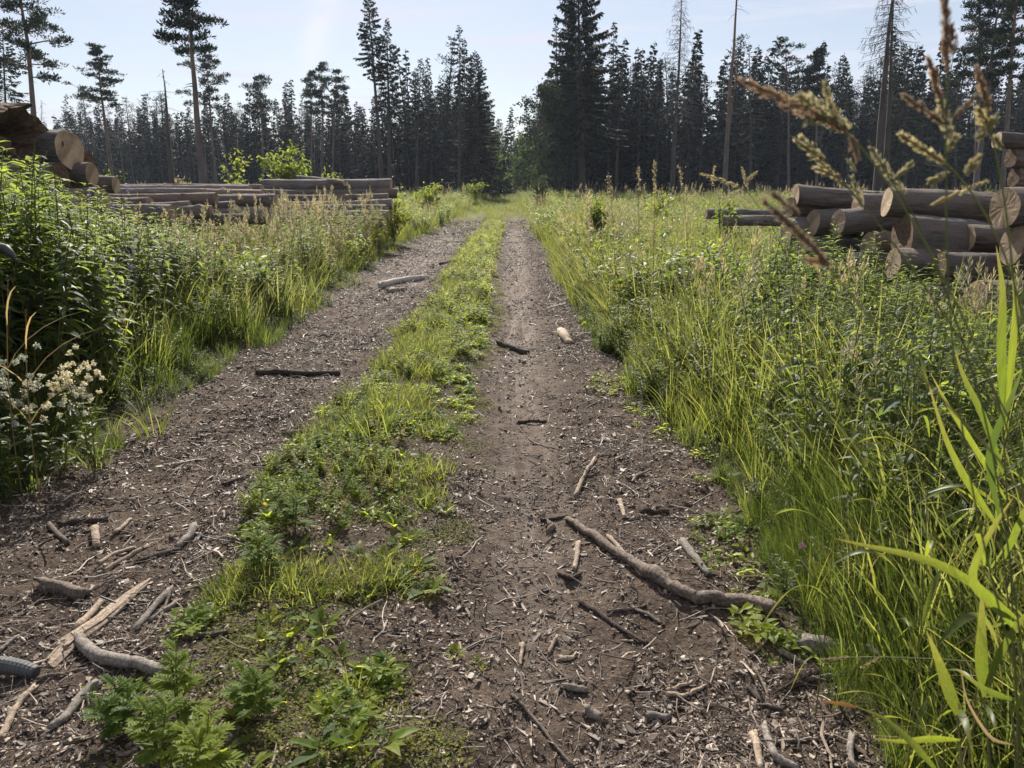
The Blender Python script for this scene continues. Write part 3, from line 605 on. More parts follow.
# ---- the clearing
def meadow_zone(n, y0, y1, spread, yp):
    u = RG.random(n) ** yp; y = y0 + (y1 - y0) * u
    x = RG.uniform(-1, 1, n) * (6 + y * spread); return x, y
x, y = meadow_zone(60000, 8, 130, .76, 1.5)
e1, e2, e3, e4 = edges(y)
tr_ = ((x > e1 - .1) & (x < e2 + .1)) | ((x > e3 - .05) & (x < e4 + .05))
mid = (x > e1 - .3) & (x < e4 + .3)
leftp = (x < -2.8) & (x > -16) & (y > 8) & (y < 24); rightp = (x > 2.9) & (x < 12) & (y < 13)
k = ~(tr_ & (y < 44)) & ~(mid & (y < 22)) & ~((x < e2) & (x > e1) & (y < 30)) & ~rightp & ~(leftp & (RG.random(len(x)) < .72)) & ~((y > 82) & (abs(x) > 8))
x, y = x[k], y[k]
pt = vn(x * .18, y * .18, 42)
idx = np.where(RG.random(len(x)) < .35 + .5 * (pt - .5), RG.integers(4, 7, len(x)), RG.integers(0, 4, len(x)))
rr = RG.random(len(x)); idx = np.where(rr < .24, RG.integers(7, 9, len(x)), np.where(rr > .975, RG.integers(9, 11, len(x)), idx))
onroad = (x > edges(y)[0]) & (x < edges(y)[3])
scatter('meadow_grass', place(x, y), RG.uniform(.6, 1.25, len(x)) * np.where(onroad, .4, 1) * (1 + .25 * sst(30, 90, y)), idx, meadow, None, 'pale rough grass covering the felled clearing', 'grass')

# ------------------------------------------------------------------ trees
def trunk_path(h, lean, rg, k=9, wob=.004):
    s = np.linspace(0, 1, k); w = np.cumsum(rg.normal(0, wob * h, (k, 2)), 0) * s[:, None]
    return np.stack([lean[0] * s + w[:, 0], lean[1] * s + w[:, 1], h * s], -1)
def on_path(P, z):
    return np.stack([np.interp(z, P[:, 2], P[:, 0]), np.interp(z, P[:, 2], P[:, 1]), z], -1)
def spruce(tk, cr, rg, h, r, z0, nb=90, dens=26, lean=(0, 0), bare=0.0, rtop=.12, hang=.6, tw=.46, tww=.12, rag=.35, base_r=None, dead=False, shape=.8):
    """trunk into tk; foliage (material 0) and limbs (material 1) into cr"""
    P = trunk_path(h, lean, rg); br = base_r or (.011 * h + .03)
    tube(tk, P, br * (1 - .93 * np.linspace(0, 1, len(P)) ** .9), 7, 0, False)
    for i in range(nb):
        t = ((i + rg.random()) / nb) ** .92
        z = z0 + (h - z0) * t * .985
        env = (1 - t) ** shape
        L = r * (rtop * (1 - t) + env * (1 - rtop)) * rg.uniform(1 - rag, 1 + rag * .5)
        if t < .12: L *= .65 + 3 * t
        L = max(L, .18)
        a = i * 2.39996 + rg.normal(0, .35); c, s_ = math.cos(a), math.sin(a)
        p0 = on_path(P, np.array([z]))[0]
        s = np.linspace(0, 1, 5); up = .35 * t ** 2 - .12 * (1 - t); dr = -.3 * (1 - t) - .08
        B = p0 + np.stack([c * L * s, s_ * L * s, L * (up * s + dr * s ** 1.5 + .22 * s ** 3)], -1)
        tube(cr, B, np.linspace(.012 + .008 * L, .006, 5), 3, 1, False)
        if dead:
            k = int(L * dens); u = rg.uniform(.2, 1, k); b = np.stack([np.interp(u, s, B[:, q]) for q in range(3)], -1)
            sg = rg.choice([-1, 1], k); d = np.stack([-s_ * sg, c * sg, -rg.uniform(.3, 1.6, k)], -1) + np.array([c, s_, 0]) * .4
            diamonds(cr, b, d, rdir(k, rg), rg.uniform(.4, 1.1, k) * tw, .03, 1)
            continue
        if rg.random() < bare: continue
        k = max(6, int(L * dens)); u = rg.uniform(.12, 1, k) ** .8
        b = np.stack([np.interp(u, s, B[:, q]) for q in range(3)], -1)
        sg = rg.choice([-1, 1], k)
        d = np.stack([-s_ * sg, c * sg, -hang * rg.uniform(.1, 1.8, k)], -1) + np.array([c, s_, 0]) * rg.uniform(.1, .8, k)[:, None]
        diamonds(cr, b, d, np.array([c, s_, .15]) + rdir(k, rg) * .5, tw * rg.uniform(.55, 1.25, k) * (1.15 - .5 * u) * min(1, .45 + L / 2.2), tww * rg.uniform(.7, 1.4, k), 0)
    # leader
    k = 14; z = rg.uniform(h - .9, h - .05, k); b = on_path(P, z); diamonds(cr, b, rdir(k, rg, .5), rdir(k, rg), .2, .06, 1 if dead else 0)
def pine(tk, cr, rg, h, r, z0, nl=26, tufts=7, lean=(0, 0), qs=44, base_r=None, stubs=6, ts=.5, flat=.5, shape=1.0):
    P = trunk_path(h, lean, rg, wob=.006); br = base_r or (.012 * h)
    tube(tk, P, br * (1 - .9 * np.linspace(0, 1, len(P)) ** 1.1), 8, 0, False)
    for i in range(nl):
        t = (i + rg.random()) / nl; z = z0 + (h - z0) * t * .97
        env = (.55 + 1.1 * t) * (1 - t) ** .75 * 1.25 if shape == 1.0 else (1 - t) ** shape
        L = max(.35, r * env * rg.uniform(.5, 1.2)); a = i * 2.39996 + rg.normal(0, .6); el = rg.uniform(-.15, .3) + .5 * t
        dv = np.array([math.cos(a), math.sin(a), el]); p0 = on_path(P, np.array([z]))[0]
        s = np.linspace(0, 1, 5); bow = rg.uniform(-.2, .25)
        B = p0 + dv * (L * s)[:, None] + np.array([0, 0, 1.]) * (bow * L * (s * s - s))[:, None] + np.cumsum(rg.normal(0, .05 * L, (5, 3)), 0) * s[:, None]
        tube(cr, B, np.linspace(.02 + .014 * L, .01, 5), 4, 1, False)
        nt_ = max(3, int(1.6 * tufts * (.4 + .6 * L / r)))
        for j in range(nt_):
            u = rg.uniform(.3, 1.08); c = np.array([np.interp(min(u, 1), s, B[:, q]) for q in range(3)]) + rg.normal(0, .16 * L * .6 + .05, 3) * np.array([1, 1, .35])
            m = int(.85 * qs * rg.uniform(.4, 1.2)); R_ = ts * rg.uniform(.4, 1.0) * (.6 + .4 * L / r)
            o = rdir(m, rg) * (R_ * rg.random(m) ** .5)[:, None] * np.array([1, 1, flat])
            diamonds(cr, c + o, nz(o + 1e-6) + np.array([0, 0, .7]) + rdir(m, rg) * .5, rdir(m, rg), rg.uniform(.15, .32, m), rg.uniform(.05, .1, m), 0)
    for i in range(stubs):
        z = rg.uniform(z0 * .45, z0); a = rg.random() * 6.28; L = rg.uniform(.3, 1.2); p0 = on_path(P, np.array([z]))[0]
        tube(cr, np.stack([p0, p0 + np.array([math.cos(a), math.sin(a), -.05]) * L * .5, p0 + np.array([math.cos(a), math.sin(a), -.2]) * L]), [.02, .014, .006], 3, 1, False)
def broadleaf(tk, cr, rg, h, r, z0, nb=40, leafn=60, ls=.09, lean=(0, 0), base_r=None, clump=.45, pointed=1.0):
    P = trunk_path(h, lean, rg, wob=.012); br = base_r or (.01 * h + .01)
    tube(tk, P, br * (1 - .92 * np.linspace(0, 1, len(P))), 6, 0, False)
    for i in range(nb):
        t = (i + rg.random()) / nb; z = z0 + (h - z0) * t * .97
        L = max(.12, r * (math.sin(PI * min(1, .18 + .82 * t) ** (1 / pointed)) ** .7) * rg.uniform(.5, 1.15)); a = i * 2.39996 + rg.normal(0, .5)
        p0 = on_path(P, np.array([z]))[0]; dv = np.array([math.cos(a), math.sin(a), rg.uniform(.1, .9)])
        s = np.linspace(0, 1, 4); B = p0 + dv * (L * s)[:, None] + np.array([0, 0, -.25]) * (L * s ** 2)[:, None]
        tube(cr, B, np.linspace(.006 + .006 * L, .003, 4), 3, 1, False)
        for u in (.5, .8, 1.0):
            c = np.array([np.interp(u, s, B[:, q]) for q in range(3)]); m = max(4, int(leafn / 3 * rg.uniform(.3, 1.3))); R_ = clump * rg.uniform(.5, 1.1)
            o = rdir(m, rg) * (R_ * rg.random(m) ** .6)[:, None]
            d = rdir(m, rg, -.1); l = ls * rg.uniform(.6, 1.3, m)
            leaves(cr, c + o, d, rdir(m, rg, .6), l, l * .6, .2, 0)

def tree(name, base, label, cat, builder, mats, seed, group=None, crown_name='crown', **k):
    rg = np.random.default_rng(seed); tk, cr = MB(), MB(); builder(tk, cr, rg, **k)
    e = empty(name, base, label, cat, group)
    tk.obj('trunk', mats[0], e, smooth=True); cr.obj(crown_name, [mats[1], mats[2]], e)
    return e
SPR = (M['bark'], M['needle'], M['deadtwig']); PIN = (M['pbark'], M['pineneedle'], M['pbark']); DEAD = (M['bark'], M['deadtwig'], M['deadtwig'])

def spec(px0, px1, ytop, Y, ycrown, halfpx):
    """tree rooted where its trunk meets the ground at depth Y, sized from where its top and crown reach"""
    b = at(px0, 195, Y); b[2] = float(gh(b[0], b[1])) - .05
    tp = at(px1, ytop, Y); h = tp[2] - b[2]
    z0 = at(px0, ycrown, Y)[2] - b[2]; r = halfpx / F * Y
    return b, h, r, z0, (tp[0] - b[0], 0)
def T(kind, name, label, px0, px1, ytop, Y, yc, hp, seed, cat=None, group=None, **k):
    b, h, r, z0, ln = spec(px0, px1, ytop, Y, yc, hp)
    bl, mt = {'spruce': (spruce, SPR), 'pine': (pine, PIN), 'dead': (spruce, DEAD)}[kind]
    if kind == 'dead': k['dead'] = True
    return tree(name, b, label, cat or {'spruce': 'spruce tree', 'pine': 'pine tree', 'dead': 'dead tree'}[kind], bl, mt, seed, group, crown_name='crown' if kind != 'dead' else 'bare_branches', h=h, r=r, z0=z0, lean=ln, **k)

T('pine', 'pine_tree', 'tall loose-crowned pine nearest the left edge, behind the rotten log', 38, 28, -62, 52, 78, 37, 301, nl=34, tufts=8, ts=.55, stubs=10, base_r=.24, shape=.7)
T('spruce', 'spruce_tree', 'dark spruce cut by the left edge of the photo', 6, 2, 22, 60, 125, 30, 302, nb=90, dens=30, hang=.4)
T('pine', 'pine_tree', 'short pine with flat layered crown standing between left log pile and bare snag', 113, 100, 43, 70, 108, 27, 303, nl=26, tufts=7, ts=.55, flat=.32, shape=.75, base_r=.22)
T('pine', 'pine_tree', 'tall leaning pine with thick bare trunk right of the bare snag', 204, 184, -45, 46, 50, 27, 304, nl=30, tufts=8, ts=.5, stubs=14, base_r=.25)
T('pine', 'pine_tree', 'slim pine just behind the tall leaning pine', 217, 203, 50, 75, 108, 23, 305, nl=22, tufts=6, ts=.55, base_r=.18)
T('pine', 'pine_tree', 'round-headed pine above the forest between leaning pine and three-topped pines', 264, 260, 74, 88, 122, 17, 306, nl=20, tufts=6, ts=.65)
for q, (a, b_, tp, lb) in enumerate([(312, 309, 72, 'left of the three close pines above the left forest'), (322, 321, 61, 'tallest, middle of the three close pines above the left forest'), (333, 332, 70, 'right of the three close pines above the left forest')]):
    T('pine', 'pine_tree', lb, a, b_, tp, 86 + q, 116, 12, 310 + q, nl=17, tufts=6, ts=.6)
T('spruce', 'spruce_tree', 'dark pointed spruce just left of the three close pines', 303, 302, 92, 90, 185, 17, 314, nb=80, dens=20)
T('spruce', 'spruce_tree', 'dark pointed spruce just right of the three close pines', 340, 339, 93, 90, 185, 20, 315, nb=80, dens=20)
T('spruce', 'spruce_tree', 'tallest spruce on the left, long bare lower trunk and narrow crown', 383, 372, -8, 70, 76, 19, 316, nb=95, dens=30, hang=.8, rag=.45, base_r=.26, shape=.55)
T('spruce', 'spruce_tree', 'second spruce close against the tallest left spruce, slightly lower', 390, 386, 17, 71, 112, 21, 317, nb=100, dens=28, hang=.8, rag=.45, base_r=.22)
T('spruce', 'spruce_tree', 'spruce with ragged rounded top between the tallest spruce pair and the road pair', 416, 419, 58, 84, 135, 22, 318, nb=90, dens=26, rag=.6, shape=.6)
T('spruce', 'spruce_tree', 'thin ragged spruce with bare trunk, left of the pair beside the road', 459, 460, 25, 74, 92, 14, 319, nb=60, dens=34, rag=.7, bare=.25, shape=.45, rtop=.35)
T('spruce', 'spruce_tree', 'dense dark spruce branched to the ground, right of the pair beside the road', 478, 473, 50, 76, 188, 33, 320, nb=210, dens=32, rag=.45, shape=.6)
T('spruce', 'spruce_tree', 'biggest spruce of the photo, right of the road, broad drooping crown', 583, 577, -42, 66, 150, 44, 321, nb=190, dens=34, hang=1.2, tw=.6, rag=.45, base_r=.34, shape=.5, rtop=.3)
T('spruce', 'spruce_tree', 'narrower spruce standing against the left side of the biggest spruce', 560, 558, 14, 69, 150, 20, 322, nb=100, dens=28, hang=.9, rag=.4)
T('spruce', 'spruce_tree', 'slim spruce just right of the biggest spruce', 616, 618, 52, 76, 120, 15, 323, nb=75, dens=26, rag=.5)
T('spruce', 'spruce_tree', 'small spruce between the slim spruce and the thin pale spruce', 634, 634, 67, 78, 150, 14, 324, nb=75, dens=22)
T('spruce', 'spruce_tree', 'thin-topped spruce left of the bare dead spruce', 648, 648, 56, 82, 160, 13, 325, nb=70, dens=20, rag=.6)
T('dead', 'dead_spruce', 'tall dead spruce with bare curved branches near the middle right', 672, 681, -12, 64, 120, 25, 326, nb=120, dens=14, base_r=.25, tw=.5, shape=.6, rtop=.25)
T('pine', 'pine_tree', 'very tall bare straight trunk with few tufts left of the seed heads', 725, 735, -50, 52, -2, 22, 327, nl=12, tufts=4, ts=.4, stubs=12, base_r=.19)
T('spruce', 'spruce_tree', 'spruce with a bare dying tip right of the tall bare trunk', 751, 750, 42, 74, 160, 24, 328, nb=80, dens=22, bare=.3, rag=.5)
T('pine', 'pine_tree', 'sparse thin-topped pine above the far right forest, left of the bushy pine', 789, 789, 40, 74, 82, 15, 329, nl=16, tufts=4, ts=.45)
T('pine', 'pine_tree', 'bushy dark pine above the far right forest', 817, 815, 48, 74, 105, 21, 330, nl=28, tufts=8, ts=.6, shape=.7)
T('spruce', 'spruce_tree', 'two-tipped spruce right of the bushy dark pine', 848, 847, 63, 74, 160, 21, 331, nb=90, dens=26, rag=.5)
T('dead', 'dead_spruce', 'thick leaning dead trunk with hanging bare twigs behind the right logs', 878, 893, -40, 40, 60, 22, 332, nb=50, dens=10, base_r=.27, tw=.55)
T('dead', 'dead_spruce', 'thinner dead trunk close beside the thick leaning dead trunk', 885, 902, -35, 41, 62, 34, 333, nb=60, dens=10, base_r=.2, tw=.6)
T('spruce', 'spruce_tree', 'full dark spruce behind the two dead trunks', 906, 905, 42, 66, 170, 32, 334, nb=130, dens=28, rag=.45)
T('spruce', 'spruce_tree', 'small pointed spruce between dead trunks and right edge pines', 956, 955, 74, 74, 170, 15, 335, nb=80, dens=24)
T('pine', 'pine_tree', 'left of the three tall pines at the right edge', 978, 980, -45, 56, 92, 30, 336, nl=30, tufts=8, ts=.55, shape=.55, base_r=.2)
T('pine', 'pine_tree', 'leaning middle one of the three tall pines at the right edge', 975, 1000, -40, 54, 88, 24, 337, nl=26, tufts=7, ts=.5, base_r=.2)
T('pine', 'pine_tree', 'rightmost of the three tall pines at the right edge', 1003, 1018, -48, 52, 80, 26, 338, nl=28, tufts=7, ts=.5, base_r=.2, stubs=16)
# bare snag
b, h, r, z0, ln = spec(173, 163, 69, 62, 100, 20)
tree('snag', b, 'bare broken dead trunk with a few side twigs between two left pines', 'dead tree', spruce, DEAD, 340, None, 'bare_branches', h=h, r=1.8, z0=h * .7, lean=ln, nb=9, dens=3, dead=True, base_r=.3)
for q, (px, yt, lb) in enumerate([(40, 100, 'thin dead spire left of the tall left pine trunk'), (79, 92, 'pale thin dead spire left of the short layered pine'), (285, 96, 'thin dead spire left of the three close pines')]):
    T('dead', 'dead_spruce', lb, px, px, yt, 96, 150, 9, 342 + q, nb=50, dens=6, tw=.5)
T('spruce', 'spruce_tree', 'small narrow spruce alone against sky left of the short layered pine', 67, 66, 94, 92, 180, 12, 346, nb=80, dens=20, shape=.6)
# birch by the road on the right
b, h, r, z0, ln = spec(545, 547, 84, 64, 150, 34)
tree('birch_tree', b, 'loose grey green birch in front of the biggest spruce', 'birch tree', broadleaf, (M['bark'], M['birch'], M['deadtwig']), 350, None, h=h, r=r, z0=1.5, nb=70, leafn=110, ls=.2, clump=.75)

# dense forest walls: copies of a few kinds
WALLK = []
for s in range(7):
    h = (12.5, 14, 13, 15, 11.5, 13.5, 14.5)[s]
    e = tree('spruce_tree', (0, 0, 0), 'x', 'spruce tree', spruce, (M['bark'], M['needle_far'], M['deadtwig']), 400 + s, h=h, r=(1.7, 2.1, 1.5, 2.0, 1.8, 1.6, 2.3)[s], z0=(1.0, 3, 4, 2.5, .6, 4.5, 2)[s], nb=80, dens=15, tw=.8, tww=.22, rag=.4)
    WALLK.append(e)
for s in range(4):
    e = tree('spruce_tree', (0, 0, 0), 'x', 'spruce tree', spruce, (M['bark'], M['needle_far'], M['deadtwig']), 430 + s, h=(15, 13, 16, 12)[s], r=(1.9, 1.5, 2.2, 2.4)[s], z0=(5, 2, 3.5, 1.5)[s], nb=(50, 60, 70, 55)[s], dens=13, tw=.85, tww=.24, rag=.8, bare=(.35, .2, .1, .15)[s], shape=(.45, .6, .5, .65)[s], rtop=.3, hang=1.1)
    WALLK.append(e)
for s in range(3):
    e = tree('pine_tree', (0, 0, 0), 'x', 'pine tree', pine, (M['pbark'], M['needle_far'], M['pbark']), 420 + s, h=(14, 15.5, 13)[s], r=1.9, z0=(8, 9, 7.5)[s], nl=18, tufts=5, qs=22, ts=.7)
    WALLK.append(e)
used = set(); wall_pts = []
def wall_tree(x, y, k, sc, label, group):
    o = WALLK[k] if k not in used else copy_tree(WALLK[k]); used.add(k)
    o.location = (x, y, float(gh(x, y)) - .05); o.rotation_euler = (0, 0, random.random() * 6.28); o.scale = (sc * random.uniform(.85, 1.15),) * 2 + (sc,)
    tag(o, label, None, group); o['category'] = 'pine tree' if k >= 11 else 'spruce tree'
def pickk(rg): return int(rg.integers(0, 11)) if rg.random() < .82 else int(rg.integers(11, 14))
rgw = np.random.default_rng(5)
rear = []
def wall(p0, p1, rows, step, nrm, scale, label, group, ind_rows, skip=None):
    p0 = np.array(p0, float); p1 = np.array(p1, float); L = np.linalg.norm(p1 - p0); d = (p1 - p0) / L; nrm = nz(np.array(nrm, float))
    for rw in range(rows):
        m = int(L / step)
        for i in range(m):
            q = p0 + d * ((i + (rw % 2) * .5 + rgw.normal(0, .22)) * step) + nrm * (rw * 3.0 + rgw.normal(0, .7))
            if skip and skip(q): continue
            k = pickk(rgw); sc = scale * rgw.choice([rgw.uniform(.62, .9), rgw.uniform(.85, 1.08), rgw.uniform(1.0, 1.25)], p=[.3, .5, .2])
            if rw < ind_rows: wall_tree(q[0], q[1], k, sc, label, group)
            else: rear.append((q[0], q[1], k, sc))
LL = 'dark spruce or pine in the dense forest wall across the left clearing'; GL = 'trees of the left forest wall'
LR = 'dark spruce or pine in the dense forest wall across the right clearing'; GR = 'trees of the right forest wall'
wall((-6.5, 86), (-112, 128), 13, 2.7, (.25, 1), .80, LL, GL, 3)
wall((7.0, 78), (86, 90), 13, 2.6, (-.1, 1), 1.0, LR, GR, 3)
for side in (-1, 1):
    lb = 'roadside forest tree %s the distant road' % ('left of' if side < 0 else 'right of')
    for rw in range(3):
        yy = 90 if side < 0 else 82
        while yy < 620:
            xx = side * (5.2 + 3.2 * rw + rgw.normal(0, .5)) + (0 if side > 0 else -.3); k = pickk(rgw) if rw else int(rgw.integers(0, 7)); sc = rgw.uniform(.85, 1.2)
            if yy < 210 and rw == 0: wall_tree(xx, yy, k, sc, lb, 'trees lining the distant road on the ' + ('left' if side < 0 else 'right'))
            else: rear.append((xx, yy, k, sc))
            yy += 3.4 * (1 + yy / 400) * rgw.uniform(.8, 1.2)
for q in range(70): rear.append((rgw.uniform(-14, 14), rgw.uniform(430, 520), pickk(rgw), rgw.uniform(.75, 1.0)))
fk = []
for s in range(10):
    m_ = MB(); c_ = MB(); rg = np.random.default_rng(450 + s)
    if s < 7: spruce(m_, m_, rg, h=13 + rg.random() * 3, r=rg.uniform(1.6, 2.3), z0=.3, nb=64, dens=11, tw=.95, tww=.32, rag=.4)
    else: pine(m_, m_, rg, h=14 + rg.random() * 2, r=1.9, z0=4, nl=20, tufts=5, qs=22, ts=.9)
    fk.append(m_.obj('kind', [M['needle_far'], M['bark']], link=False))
rear = np.array(rear)
scatter('forest', np.stack([rear[:, 0], rear[:, 1], gh(rear[:, 0], rear[:, 1])], -1), rear[:, 3], rear[:, 2] * 10 // 14, fk, None, 'dark mass of forest behind the front rows of trees', 'forest')

for q, (px, Y, h_, r_, lb) in enumerate([(497, 118, 9, 2.6, 'light green leafy tree at the left side of the distant road gap'), (489, 96, 6, 2.2, 'low green leafy tree under the road spruces on the left'), (520, 112, 8, 2.4, 'light green leafy tree at the right side of the distant road gap'), (526, 90, 5, 2.2, 'low green leafy tree at the right roadside before the gap'), (503, 190, 10, 3.2, 'hazy green tree deep in the road gap, left'), (514, 210, 9, 3.0, 'hazy green tree deep in the road gap, right')]):
    b = at(px, 195, Y); b[2] = float(gh(b[0], b[1]))
    tree('roadside_tree', b, lb, 'tree', broadleaf, (M['bark'], M['roadgreen'], M['deadtwig']), 360 + q, None, h=h_, r=r_, z0=.4, nb=44, leafn=70, ls=.3, clump=.9)
# saplings and bushes in the clearing
def shrub(tk, cr, rg, h, r, z0=.1, stems=9, n=40, ls=.1, side=3):
    for q in range(stems):
        a = rg.random() * 6.28; hh = h * (rg.uniform(.45, 1.0) if q else 1.0); ln = r * rg.uniform(.15, 1.0) * (1.15 - .55 * hh / h); s = np.linspace(0, 1, 7)
        P = np.stack([math.cos(a) * ln * s ** 1.3, math.sin(a) * ln * s ** 1.3, hh * s], -1) + np.cumsum(rg.normal(0, .02 * h, (7, 3)), 0) * s[:, None]
        tube(tk, P, np.linspace(.006 + .004 * h, .003, 7), 4, 0, False); paths = [(P, n)]
        for _ in range(side):
            u = rg.uniform(.25, .85); p0 = np.array([np.interp(u, s, P[:, c]) for c in range(3)]); a2 = rg.random() * 6.28; l2 = r * rg.uniform(.25, .6)
            B = p0 + np.array([math.cos(a2), math.sin(a2), .9]) * (l2 * np.linspace(0, 1, 7))[:, None]; tube(tk, B, np.linspace(.004, .002, 7), 3, 0, False); paths.append((B, n // 2))
        for B, m in paths:
            u = rg.uniform(.2, 1, m); c = np.stack([np.interp(u, s, B[:, k_]) for k_ in range(3)], -1) + rg.normal(0, ls * .5, (m, 3))
            d = rdir(m, rg, .15); l = ls * rg.uniform(.5, 1.3, m); leaves(cr, c, d, rdir(m, rg, 1.2), l, l * .55, .25, 0)
def bush(name, px, py, Y, ytop, hp, label, seed, mat='bush', nb=34, leafn=60, ls=.1, clump=.3, cat='bush', pointed=1.0):
    b = at(px, py, Y); b[2] = float(gh(b[0], b[1])); h = at(px, ytop, Y)[2] - b[2]
    return tree(name, b, label, cat, shrub, (M['deadtwig'], M[mat], M['deadtwig']), seed, None, h=h, r=hp / F * Y, stems=max(6, nb // 4), n=max(14, leafn * 2 // 3), ls=ls * 1.05)
bush('sapling', 285, 195, 27, 140, 29, 'bright green leafy sapling behind the middle log pile', 501, nb=60, leafn=60, ls=.17, clump=.45, cat='sapling')
bush('sapling', 239, 195, 26, 146, 16, 'slender bright sapling left of the leafy sapling behind the logs', 502, nb=40, leafn=40, ls=.14, cat='sapling')
bush('sapling', 337, 195, 27, 167, 16, 'low bright sapling just above the long top log', 503, nb=30, leafn=40, ls=.14, cat='sapling')
bush('sapling', 108, 195, 26, 162, 10, 'small bright sapling right of the stacked log ends on the left', 504, nb=24, leafn=40, ls=.12, cat='sapling')
bush('sapling', 123, 195, 30, 170, 9, 'tiny yellow green sapling beside the small bright sapling', 505, nb=20, leafn=30, ls=.12, cat='sapling')
bush('bush', 393, 225, 20, 193, 30, 'leafy green bush at the near end of the middle log pile', 506, nb=50, leafn=60, ls=.09, clump=.2)
bush('bush', 594, 225, 14.5, 190, 24, 'reddish green bush on the right verge before the dark forest', 507, nb=60, leafn=60, ls=.08, clump=.2)
bush('bush', 660, 210, 22, 198, 25, 'low spreading bush right of the reddish bush', 508, mat='herb', nb=40, leafn=40, ls=.12, clump=.3)
bush('bush', 430, 205, 34, 186, 20, 'green bush on the left verge near the distant bend', 509, nb=40, leafn=50, ls=.14, clump=.35)
bush('bush', 725, 215, 13, 194, 14, 'leafy weed bush under the hanging seed heads', 510, mat='herb', nb=34, leafn=40, ls=.08, clump=.2)
bush('bush', 474, 200, 56, 180, 16, 'low bush at the foot of the road spruces', 511, nb=34, leafn=40, ls=.2, clump=.5)
bush('bush', 541, 215, 44, 172, 11, 'young tree at right roadside before the birch', 512, mat='birch', nb=30, leafn=40, ls=.18, clump=.4)
bush('bush', 185, 195, 32, 176, 22, 'brown dry brushwood mound in the left clearing', 513, mat='straw', nb=50, leafn=24, ls=.14, clump=.4)

# ------------------------------------------------------------------ logs
def rotm(ax):
    z = Vector(ax).normalized(); return z.to_track_quat('X', 'Z').to_matrix().to_4x4()
def log(p0, p1, r0, label, group, bark='log1', seed=0, r1=None, split=False, cut='cut'):
    p0 = np.array(p0, float); p1 = np.array(p1, float); r1 = r1 or r0 * .9; rg = np.random.default_rng(900 + seed)
    L = np.linalg.norm(p1 - p0); mid = (p0 + p1) / 2; e = empty('log', mid, label, 'log', group)
    e.matrix_world = Matrix.Translation(Vector(mid)) @ rotm(p1 - p0)
    seg, k = 40, 44; s = np.linspace(0, 1, k); th = np.arange(seg) / seg * 2 * PI
    rad = (r0 + (r1 - r0) * s)[:, None] * (1 + .035 * np.sin(2 * th + rg.random() * 6)[None] + .02 * np.sin(3 * th + rg.random() * 6)[None] + rg.normal(0, .011, (k, seg)) + .05 * (vn(s[:, None] * L * 9 + seed * 3.3, th[None] * 3.1 + seed, seed + 3) - .5) + .11 * (vn(s[:, None] * L * 3.1 + seed * 7.7, np.cos(th)[None] * 1.3 + np.sin(th)[None] * .7 + seed, seed) - .5))
    if split:
        up = np.maximum(0, np.sin(th + .5)); rad = rad * (1 - .38 * up ** 4)[None]
    for q in range(5):   # branch collars
        a_, z_ = rg.random() * 2 * PI, rg.uniform(.08, .95); dth = np.abs((th - a_ + PI) % (2 * PI) - PI)
        rad = rad + r0 * rg.uniform(.12, .3) * np.exp(-(dth[None] * r0 / .035) ** 2 - ((s[:, None] - z_) * L / .04) ** 2)
    bow = np.sin(s * PI) * rg.normal(0, .03 * L * .3); ox = (s - .5) * L
    Vv = np.stack([np.repeat(ox[:, None], seg, 1), np.cos(th)[None] * rad, np.sin(th)[None] * rad + bow[:, None]], -1)
    tl0, tl1 = rg.normal(0, .06, 2), rg.normal(0, .06, 2)   # cuts are never quite square
    for q, tl in ((0, tl0), (k - 1, tl1)): Vv[q, :, 0] += Vv[q, :, 1] * tl[0] + (Vv[q, :, 2] - bow[q]) * tl[1]
    i, j = np.meshgrid(np.arange(k - 1), np.arange(seg), indexing='ij'); j2 = (j + 1) % seg
    Q = np.stack([i * seg + j, (i + 1) * seg + j, (i + 1) * seg + j2, i * seg + j2], -1).reshape(-1, 4)
    mb = MB(); mb.add(Vv.reshape(-1, 3), Q); mb.obj('bark', M[bark], e, smooth=True)
    for q, sx in ((0, -1), (k - 1, 1)):
        ring = Vv[q] - np.array([ox[q], 0, bow[q]]); mb = MB(); W_ = [np.zeros((1, 3))]
        for f in (.35, .7, .985): W_.append(ring * f + rg.normal(0, .0008, (seg, 3)) * np.array([1, 0, 0]) + np.array([sx * .004, 0, 0]))
        W_.append(ring * 1.0 + np.array([-sx * .003, 0, 0]))
        Wv = np.concatenate(W_); Wv[0, 0] = sx * .004
        Tt = [(0, 1 + a, 1 + (a + 1) % seg) if sx > 0 else (0, 1 + (a + 1) % seg, 1 + a) for a in range(seg)]
        Qq = []
        for rr_ in range(3):
            for a in range(seg):
                b0 = 1 + rr_ * seg; f4 = (b0 + a, b0 + seg + a, b0 + seg + (a + 1) % seg, b0 + (a + 1) % seg); Qq.append(f4 if sx > 0 else f4[::-1])
        mb.add(Wv, Qq, Tt); c = mb.obj('cut_end', M[cut], e, smooth=False); c.location = (ox[q], 0, bow[q])
    return e
def log_px(px, py, rpx, Y, length, dirx, label, group, bark='log1', seed=0, tilt=0.0, skew=0.0, **k):
    """log whose visible end stands at depth Y"""
    p = at(px, py, Y); r = rpx / F * depth_of(p); d = nz(np.array([dirx, skew, tilt]))
    return log(p, p + d * length, r, label, group, bark, seed, **k)
GP1, GP2, GP3, GP4 = 'log stack beside the left nettles', 'near stack of long logs on the left', 'far stack of long logs on the left', 'log stack on the right'
log_px(70, 150, 18, 9.3, 2.6, -1, 'log with a broad pale cut end, right of the rotten log', GP1, 'log2', 1, tilt=.06, skew=.22)
log_px(86, 163, 13, 9.9, 2.6, -1, 'log end peeking out behind the broad pale cut end', GP1, 'log1', 2, tilt=.05, skew=.25, cut='rot')
